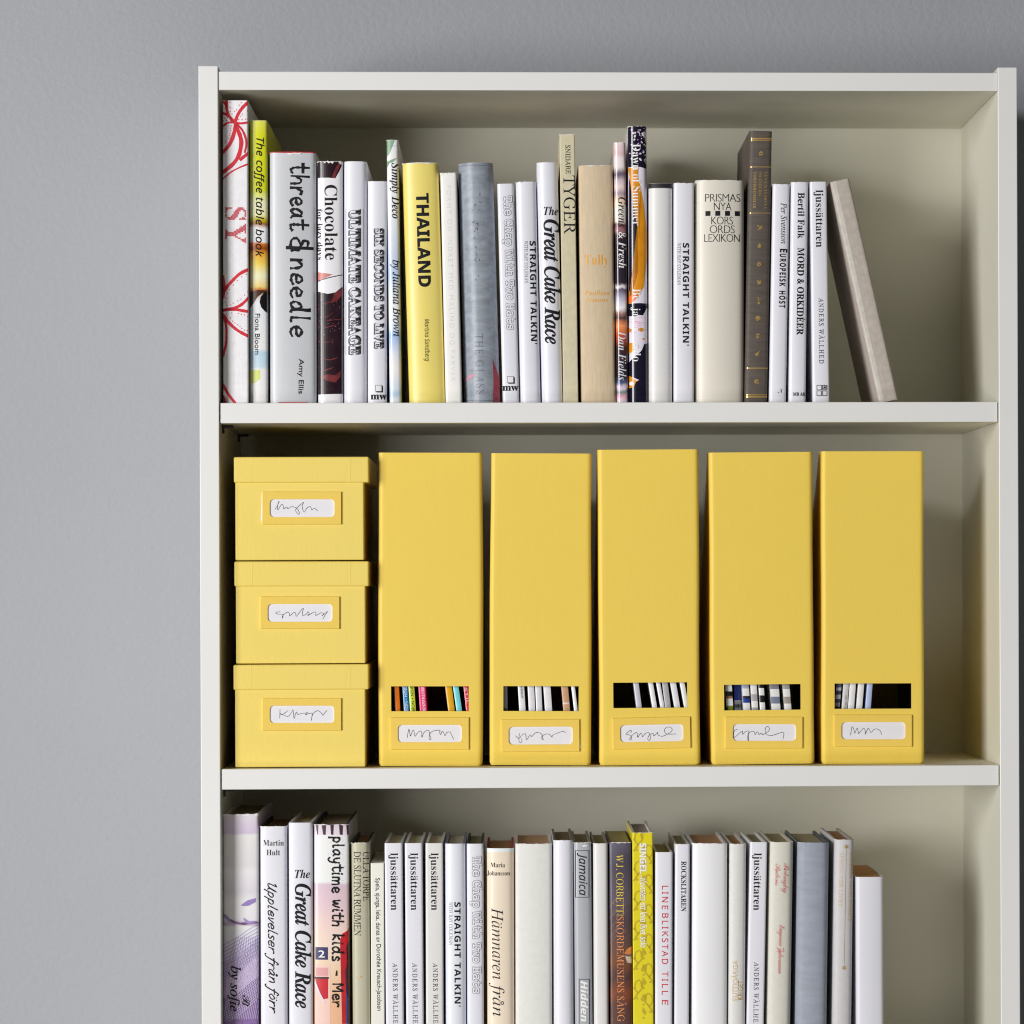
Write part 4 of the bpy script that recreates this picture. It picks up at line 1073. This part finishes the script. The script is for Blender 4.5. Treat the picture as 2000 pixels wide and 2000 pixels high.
SB = [(632, 462), (600, 468), (610, 480), (655, 485), (650, 515), (655, 490), (690, 465), (705, 475), (710, 495), (740, 468), (755, 475), (760, 498), (790, 460), (815, 435), (808, 470), (812, 492), (840, 480), (850, 462), (862, 475), (850, 492), (900, 465), (915, 470), (912, 492), (940, 478), (955, 470), (975, 480), (960, 495), (1005, 460), (985, 490), (970, 518)]
SC_ = [[(632, 1230), (630, 1300)], [(695, 1240), (650, 1270), (632, 1262), (690, 1285), (715, 1265), (735, 1235), (742, 1302), (755, 1262), (765, 1250), (770, 1270), (800, 1262), (835, 1258), (850, 1255), (830, 1272), (870, 1260), (885, 1265), (878, 1318), (890, 1265), (930, 1240), (960, 1262), (968, 1275), (1000, 1237)]]
box('yellow lidded box at the bottom of the stack of three', (459.5, 714, 1500), (456, 720.5, 1298.5, 1348), (513, 1363.5, 667, 1426.5), (527, 1378, 653, 1412), (SC_, (390, 1080), 4.026))
box('yellow lidded box in the middle of the stack of three', (461, 714, 1297), (457, 720, 1096.5, 1145.5), (509, 1165, 663.5, 1228), (523, 1179.5, 649.5, 1214.5), ([SB], (390, 1080), 4.026), y0=.018)
box('yellow lidded box on top of the stack of three', (459.8, 711, 1095), (456.5, 720.5, 892.5, 943), (512.5, 960.5, 667, 1024), (527, 975, 653.5, 1010), ([SA], (390, 780), 5.52), y0=.016,
    extra=((509, 1017), (514, 1017), (514, 962), (511.5, 962)))

def magfile(label, tl, tr, ytop, bl, br, hole, plate_, win, scrib, tilt=0.0, y0=.038, extra=None):
    fr = Frame(bl, tl, ytop, 1498, y0, MZ, br, tr)
    root = empty('magazine_file', fr.o, fr.lean)
    tag(root, label, 'magazine file', 'yellow magazine files on the middle shelf')
    w, h, dp, r = fr.w, fr.h, .222, .0042
    hx0, hz1 = fr.loc(hole[0], hole[1]); hx1, hz0 = fr.loc(hole[2], hole[3])
    def top(y): return h if y < .030 else h - (y - .030) / (dp - .030) * h * .55
    ph = [random.uniform(0, 6.28) for _ in range(4)]; bow = random.uniform(.0003, .0008)
    path = [(0, y) for y in (dp, .16, .09, .030, .012)]
    path += [(r - r * math.cos(a), r - r * math.sin(a)) for a in [math.radians(15 * i) for i in range(7)]]
    for i in range(1, 4): path.append((r + (hx0 - r) * i / 3, 0))
    path.append((hx1, 0))
    for i in range(1, 4): path.append((hx1 + (w - r - hx1) * i / 3, 0))
    path += [(w - r + r * math.sin(a), r - r * math.cos(a)) for a in [math.radians(15 * i) for i in range(1, 7)]]
    path += [(w, y) for y in (.012, .030, .09, .16, dp)]
    rows = [.0004, .0035, hz0, hz1]
    bm = bmesh.new(); G = []
    for (x, y) in path:
        t = top(y); col = []
        for j in range(9):
            z = rows[j] if j < 4 else rows[3] + (t - rows[3]) * (j - 3) / 5
            if y > .02 and j in (2, 3): z = min(z, t * .5)
            inset = .0022 if j == 0 else 0     # folded lower edge
            side = 1 - min(1, min(x, w - x) / .03)
            wob = side * (bow * math.sin(2.6 * z / h + ph[0 if x < w / 2 else 1]) + .00025 * math.sin(9 * z / h + ph[2 if x < w / 2 else 3])) * min(1, z / .03)
            xx = x + wob + (inset * .5 if x < w / 2 else -inset * .5) * (1 if (x < r or x > w - r) else 0)
            col.append(bm.verts.new((xx, y + (inset * .35 if y < r else 0), z)))
        G.append(col)
    ih = next(i for i, p in enumerate(path) if abs(p[0] - hx0) < 1e-9 and p[1] == 0)
    for i in range(len(path) - 1):
        for j in range(8):
            if i == ih and j == 2: continue
            f = bm.faces.new((G[i][j], G[i + 1][j], G[i + 1][j + 1], G[i][j + 1])); f.smooth = True
    bmesh.ops.recalc_face_normals(bm, faces=bm.faces[:])
    bm.faces.ensure_lookup_table()
    fm = min(bm.faces, key=lambda f: f.calc_center_median().y + abs(f.calc_center_median().x - w / 2))
    if fm.normal.y > 0: bmesh.ops.reverse_faces(bm, faces=bm.faces[:])
    bmesh.ops.solidify(bm, geom=bm.faces[:], thickness=.0016)
    bm.normal_update()
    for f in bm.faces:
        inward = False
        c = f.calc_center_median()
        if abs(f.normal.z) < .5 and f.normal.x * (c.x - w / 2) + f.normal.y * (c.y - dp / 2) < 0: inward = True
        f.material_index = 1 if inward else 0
    for e in bm.edges:
        if len(e.link_faces) == 2 and e.calc_face_angle(0) > .9: e.smooth = False
    add_box(bm, (.0018, .0018, .0012), (w - .0018, dp - .0002, .0028), 0, 1, 1)
    add_box(bm, (.0002, dp + .0001, .0006), (w - .0002, dp + .0017, h * .45), 0, 1, 0)
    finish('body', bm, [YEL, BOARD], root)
    plate(root, 'label_holder', fr, *plate_, *win, 0.0, scrib[0], scrib[1], scrib[2], tilt, extra)
    return fr
SF1 = [(560, 1045), (570, 980), (585, 922), (595, 970), (607, 1022), (630, 960), (650, 935), (665, 990), (675, 1025), (710, 975), (745, 950), (770, 965), (770, 1010), (775, 1038), (800, 975), (845, 940), (875, 950), (885, 1000), (905, 1060), (895, 1075), (878, 1065), (885, 1000), (930, 950), (1030, 938), (1030, 970), (1045, 1000), (1065, 955), (1085, 965), (1108, 1015), (1135, 970), (1180, 965), (1205, 1010), (1232, 1068)]
SF2 = [[(500, 1020), (545, 1055), (600, 1000), (640, 990), (650, 1040), (657, 1075), (690, 1030), (715, 1005), (732, 1030), (780, 980), (830, 970), (880, 1000), (890, 1040), (900, 1075), (880, 1065), (880, 1030), (930, 995), (990, 1000), (1028, 1040), (1030, 1015), (1090, 985), (1180, 955), (1225, 970)], [(553, 985), (545, 1060), (550, 1105), (570, 1120), (590, 1100), (585, 1060)]]
SF3 = [(612, 975), (615, 940), (580, 955), (540, 995), (600, 1010), (622, 1050), (605, 1080), (592, 1065), (615, 1025), (660, 985), (695, 970), (705, 1000), (708, 1040), (750, 985), (770, 1000), (778, 1035), (820, 985), (870, 975), (890, 1020), (890, 1070), (870, 1085), (855, 1060), (875, 1010), (920, 985), (935, 990), (945, 1020), (995, 970), (1000, 1000), (1050, 1025), (1110, 1010), (1180, 970), (1210, 930), (1190, 900), (1150, 890), (1110, 910), (1095, 950), (1120, 985), (1165, 995), (1250, 992), (1260, 998)]
SF4 = [(430, 668), (400, 680), (390, 720), (395, 755), (410, 745), (480, 685), (482, 720), (520, 690), (550, 690), (545, 750), (548, 785), (538, 770), (545, 710), (585, 690), (610, 700), (615, 725), (635, 695), (650, 705), (655, 722), (685, 705), (690, 725), (740, 700), (765, 670), (755, 640), (730, 645), (722, 680), (740, 725), (800, 730), (910, 700), (908, 770)]
SF5 = [(1615, 725), (1625, 670), (1632, 640), (1650, 665), (1658, 708), (1685, 655), (1695, 690), (1700, 712), (1740, 665), (1760, 660), (1770, 690), (1770, 718), (1790, 675), (1805, 655), (1830, 700), (1860, 670), (1900, 665), (1930, 690), (1940, 720)]
FF = [magfile('yellow magazine file beside the box stack, holding colourful magazines', 740, 942.5, 884, 739.8, 942, (764.5, 1340.5, 915, 1389), (763, 1401, 916, 1464), (777, 1415.5, 902, 1449.5), ([SF1], (720, 1300), 7.43), y0=.030),
      magfile('yellow magazine file holding white magazines, one with green edge, name card slipping out', 958.5, 1155.5, 885, 956.5, 1155, (983.5, 1340, 1130, 1389), (980, 1405, 1132, 1468), (993.5, 1419, 1118.5, 1454), (SF2, (940, 1300), 7.43), tilt=.3, y0=.031, extra=((1131, 1461), (1134.4, 1461), (1133.2, 1448), (1131, 1440))),
      magfile('tallest looking yellow magazine file, tilted, with dark gap at left of its window', 1167, 1364, 878.5, 1171, 1369, (1197, 1333.5, 1343, 1382), (1197, 1401, 1348.5, 1462), (1211, 1415, 1334.5, 1448.5), ([SF3], (1150, 1300), 7.43), tilt=1.2, y0=.026),
      magfile('yellow magazine file with checked black and blue striped magazine spines', 1384, 1585, 884, 1390, 1592, (1414.5, 1337.5, 1564, 1386), (1416.5, 1400, 1567.5, 1461.5), (1431, 1414, 1554.5, 1447), ([SF4], (1360, 1300), 5.367), y0=.029),
      magfile('yellow magazine file at the right end of the row', 1604, 1805, 881.5, 1605.5, 1806, (1630, 1335, 1780, 1384), (1629, 1396, 1781, 1458), (1643, 1410, 1768, 1444), ([SF5], (1360, 1300), 5.367), y0=.030)]

def mag(label, org, k, t0, t1, b0, b1, yt, yb, fi, col, marks=None, words=None, height=.278, dy=.006):
    """a magazine standing in a file: measured where its spine shows in the file's window"""
    y0 = FF[fi].y0 + dy
    X = lambda v: org[0] + v / k
    Y = lambda v: org[1] + v / k
    zb = MZ + .0034
    a, b = P(X(t0), Y(yt), y0), P(X(b0), Y(yb), y0)
    lean = math.atan2(a.x - b.x, a.z - b.z)
    w = ((P(X(t1), Y(yt), y0).x - a.x) + (P(X(b1), Y(yb), y0).x - b.x)) / 2 * math.cos(lean)
    xb = b.x - math.tan(lean) * (b.z - zb)
    o = Vector((xb, y0, zb + max(0, w * math.sin(lean)) + (.0003 if lean < 0 else 0)))
    c, s = math.cos(lean), math.sin(lean)
    # keep the foot of the magazine inside its file
    f = FF[fi]
    lo, hi = f.o.x + .0022, f.o.x + f.w - .0022
    root = empty('magazine', o, lean)
    tag(root, label, 'magazine', 'magazines standing in the yellow files')
    h = height
    bm = bmesh.new(); slots = [plain('magazine_%d' % len(MATS), C(*col), .25, .04, 60), TORN]
    N = 6; us = [w * i / N for i in range(N + 1)]; prof = lambda u: .0005 * (2 * u / w - 1) ** 2
    dpt = .185
    ring = [(0, dpt)] + [(u, prof(u)) for u in us] + [(w, dpt)]
    lo_ = [bm.verts.new((x, y, 0)) for x, y in ring]; hi_ = [bm.verts.new((x, y, h)) for x, y in ring]
    n = len(ring)
    for i in range(n):
        j = (i + 1) % n; fc = bm.faces.new((lo_[i], lo_[j], hi_[j], hi_[i])); fc.material_index = 1 if i == n - 1 else 0
    bm.faces.new(hi_).material_index = 1; bm.faces.new(lo_[::-1]).material_index = 1
    bmesh.ops.recalc_face_normals(bm, faces=bm.faces[:])
    def loc(px, py):
        p = P(px, py, y0) - o
        return (p.x * c - p.z * s, p.x * s + p.z * c)
    d = Decals()
    mid = lambda v: ((t0 + t1) / 2 + ((b0 + b1) / 2 - (t0 + t1) / 2) * (v - yt) / (yb - yt))
    for v0, v1, cc in (marks or []):
        m_ = plain('magazine_mark_%d_%d_%d' % cc, C(*cc), .3, .05, 100)
        d.poly([(X(mid(v0)) - 12, Y(v0)), (X(mid(v0)) + 12, Y(v0)), (X(mid(v1)) + 12, Y(v1)), (X(mid(v1)) - 12, Y(v1))], m_, 1)
    for txt, sty, v0, v1, cap, mat, sh in (words or []):
        d.text(txt, sty, (X(mid(v0)) - cap / 2 + sh, Y(v0)), (X(mid(v1)) - cap / 2 + sh, Y(v1)), cap, mat, .0, layer=2)
    lay(bm, d, loc, prof, slots, .0001, w - .0001, .0005, h - .0005, cuts=us[1:-1])
    finish('cover', bm, slots, root)

O1, O2, O3, O4 = (720, 1300), (940, 1300), (1150, 1300), (1360, 1300); K = 7.43; K4 = 5.367
mag('orange magazine in the first yellow file', O1, K, 365, 440, 385, 457, 300, 662, 0, (232, 112, 16))
mag('blue magazine with pale capitals in the first yellow file', O1, K, 490, 568, 513, 589, 300, 662, 0, (14, 120, 176), None, [('SIGN • NOJE', 'sans', 315, 670, 5, WHITEP, .6)])
mag('lime green magazine with dark capitals in the first yellow file', O1, K, 577, 660, 603, 685, 300, 662, 0, (190, 204, 62), None, [('SIGN • NOJE', 'sans', 300, 665, 5, INK, .6)])
mag('bright pink magazine with white lettering in the first yellow file', O1, K, 722, 820, 745, 848, 300, 662, 0, (218, 36, 112), None, [('HRISTMASZGSR', 'bserif', 310, 665, 5.5, WHITEP, 1.6)])
mag('amber magazine in the first yellow file', O1, K, 1110, 1205, 1155, 1250, 300, 662, 0, (214, 160, 30))
mag('turquoise magazine in the first yellow file', O1, K, 1222, 1305, 1275, 1352, 300, 662, 0, (116, 200, 212))
mag('crimson magazine leaning at the right inside the first yellow file', O1, K, 1375, 1450, 1415, 1490, 300, 662, 0, (200, 20, 50), None, [('STIL', 'sans', 320, 560, 4, LGREYP, 0)])
mag('grey magazine at the left inside the file with slipping name card', O2, K, 315, 378, 318, 380, 300, 662, 1, (170, 170, 172))
mag('white magazine with small web address and green side edge', O2, K, 530, 625, 552, 640, 300, 662, 1, (214, 214, 216), [(300, 301, (110, 150, 50))], [('odeest.fr', 'sans', 300, 480, 5, INK, 1.2)])
mag('white magazine directly right of the one with web address', O2, K, 672, 768, 690, 782, 300, 662, 1, (212, 210, 214))
mag('thin white magazine in the middle of the slipping card file', O2, K, 782, 870, 798, 886, 300, 662, 1, (206, 206, 212))
mag('white magazine left of the wide dark gap in its file', O2, K, 900, 1005, 925, 1028, 300, 662, 1, (216, 214, 218))
mag('tan brown magazine inside a yellow file', O2, K, 1160, 1255, 1192, 1290, 300, 662, 1, (190, 150, 116), [(535, 560, (214, 200, 190))])
mag('narrow white magazine at the right inside the slipping card file', O2, K, 1305, 1358, 1348, 1400, 300, 662, 1, (226, 226, 228))
mag('grey white magazine right of the dark gap in the tilted file', O3, K, 645, 722, 692, 768, 245, 605, 2, (188, 188, 198))
mag('white magazine second from the dark gap in the tilted file', O3, K, 862, 930, 922, 990, 245, 605, 2, (222, 222, 224))
mag('white magazine third from the dark gap in the tilted file', O3, K, 975, 1035, 1040, 1100, 245, 605, 2, (220, 218, 222))
mag('grey magazine in the tilted file', O3, K, 1062, 1140, 1108, 1195, 245, 605, 2, (166, 166, 168))
mag('white magazine next to the grey one in the tilted file', O3, K, 1178, 1268, 1240, 1322, 245, 605, 2, (214, 214, 218))
mag('white magazine at the right end inside the tilted file', O3, K, 1318, 1388, 1384, 1452, 245, 605, 2, (220, 220, 220))
BK_, WH_ = (20, 20, 22), (216, 215, 214)
mag('magazine spine with white, black, brown and green blocks', O4, K4, 302, 375, 318, 385, 200, 460, 3, WH_, [(270, 318, BK_), (318, 345, (140, 96, 74)), (420, 470, (110, 120, 30))])
mag('magazine spine with white, black and blue blocks', O4, K4, 478, 552, 494, 564, 200, 460, 3, WH_, [(190, 240, (150, 158, 186)), (318, 346, (36, 34, 50)), (346, 390, (26, 58, 140))])
mag('recessed dark blue and white magazine in the checked spine file', O4, K4, 398, 470, 402, 476, 200, 460, 3, (44, 66, 150), [(362, 480, (206, 210, 222)), (405, 440, (30, 30, 36))], None, .272, .022)
mag('magazine spine with white and pale grey blocks', O4, K4, 566, 632, 582, 648, 200, 460, 3, WH_, [(300, 372, (166, 160, 166)), (440, 470, (160, 158, 160))])
mag('magazine spine with white and solid black blocks', O4, K4, 652, 706, 668, 724, 200, 460, 3, WH_, [(190, 235, BK_), (312, 385, BK_)])
mag('magazine spine with white and slate blue blocks', O4, K4, 770, 860, 790, 886, 200, 460, 3, WH_, [(190, 246, (120, 122, 134)), (326, 398, (112, 120, 142))])
mag('magazine spine with white and taupe blocks', O4, K4, 903, 974, 925, 999, 200, 460, 3, WH_, [(190, 246, (150, 148, 146)), (326, 398, (150, 142, 136))])
mag('magazine with grey and navy checks in the right end file', O4, K4, 1470, 1524, 1450, 1504, 190, 450, 4, (150, 152, 160), [(230, 262, (206, 206, 208)), (305, 350, (196, 196, 198)), (262, 305, (70, 76, 96)), (350, 388, (66, 74, 100)), (190, 228, (88, 92, 110)), (388, 430, (150, 152, 156)), (430, 470, (50, 56, 76))])
mag('white magazine with tiny grey capitals in the right end file', O4, K4, 1543, 1602, 1524, 1582, 190, 450, 4, (196, 194, 194), None, [('USA USEN2', 'sans', 310, 450, 3.2, GREYP, 1.5)])
mag('white magazine, third from the left in the right end file', O4, K4, 1610, 1676, 1590, 1652, 190, 450, 4, (218, 217, 218))
mag('white magazine, fourth from the left in the right end file', O4, K4, 1698, 1762, 1676, 1738, 190, 450, 4, (218, 217, 218))
mag('pale blue magazine in the right end file', O4, K4, 1792, 1850, 1772, 1828, 190, 450, 4, (170, 182, 214))

bpy.data.objects.remove(_ob); bpy.data.curves.remove(_cu)
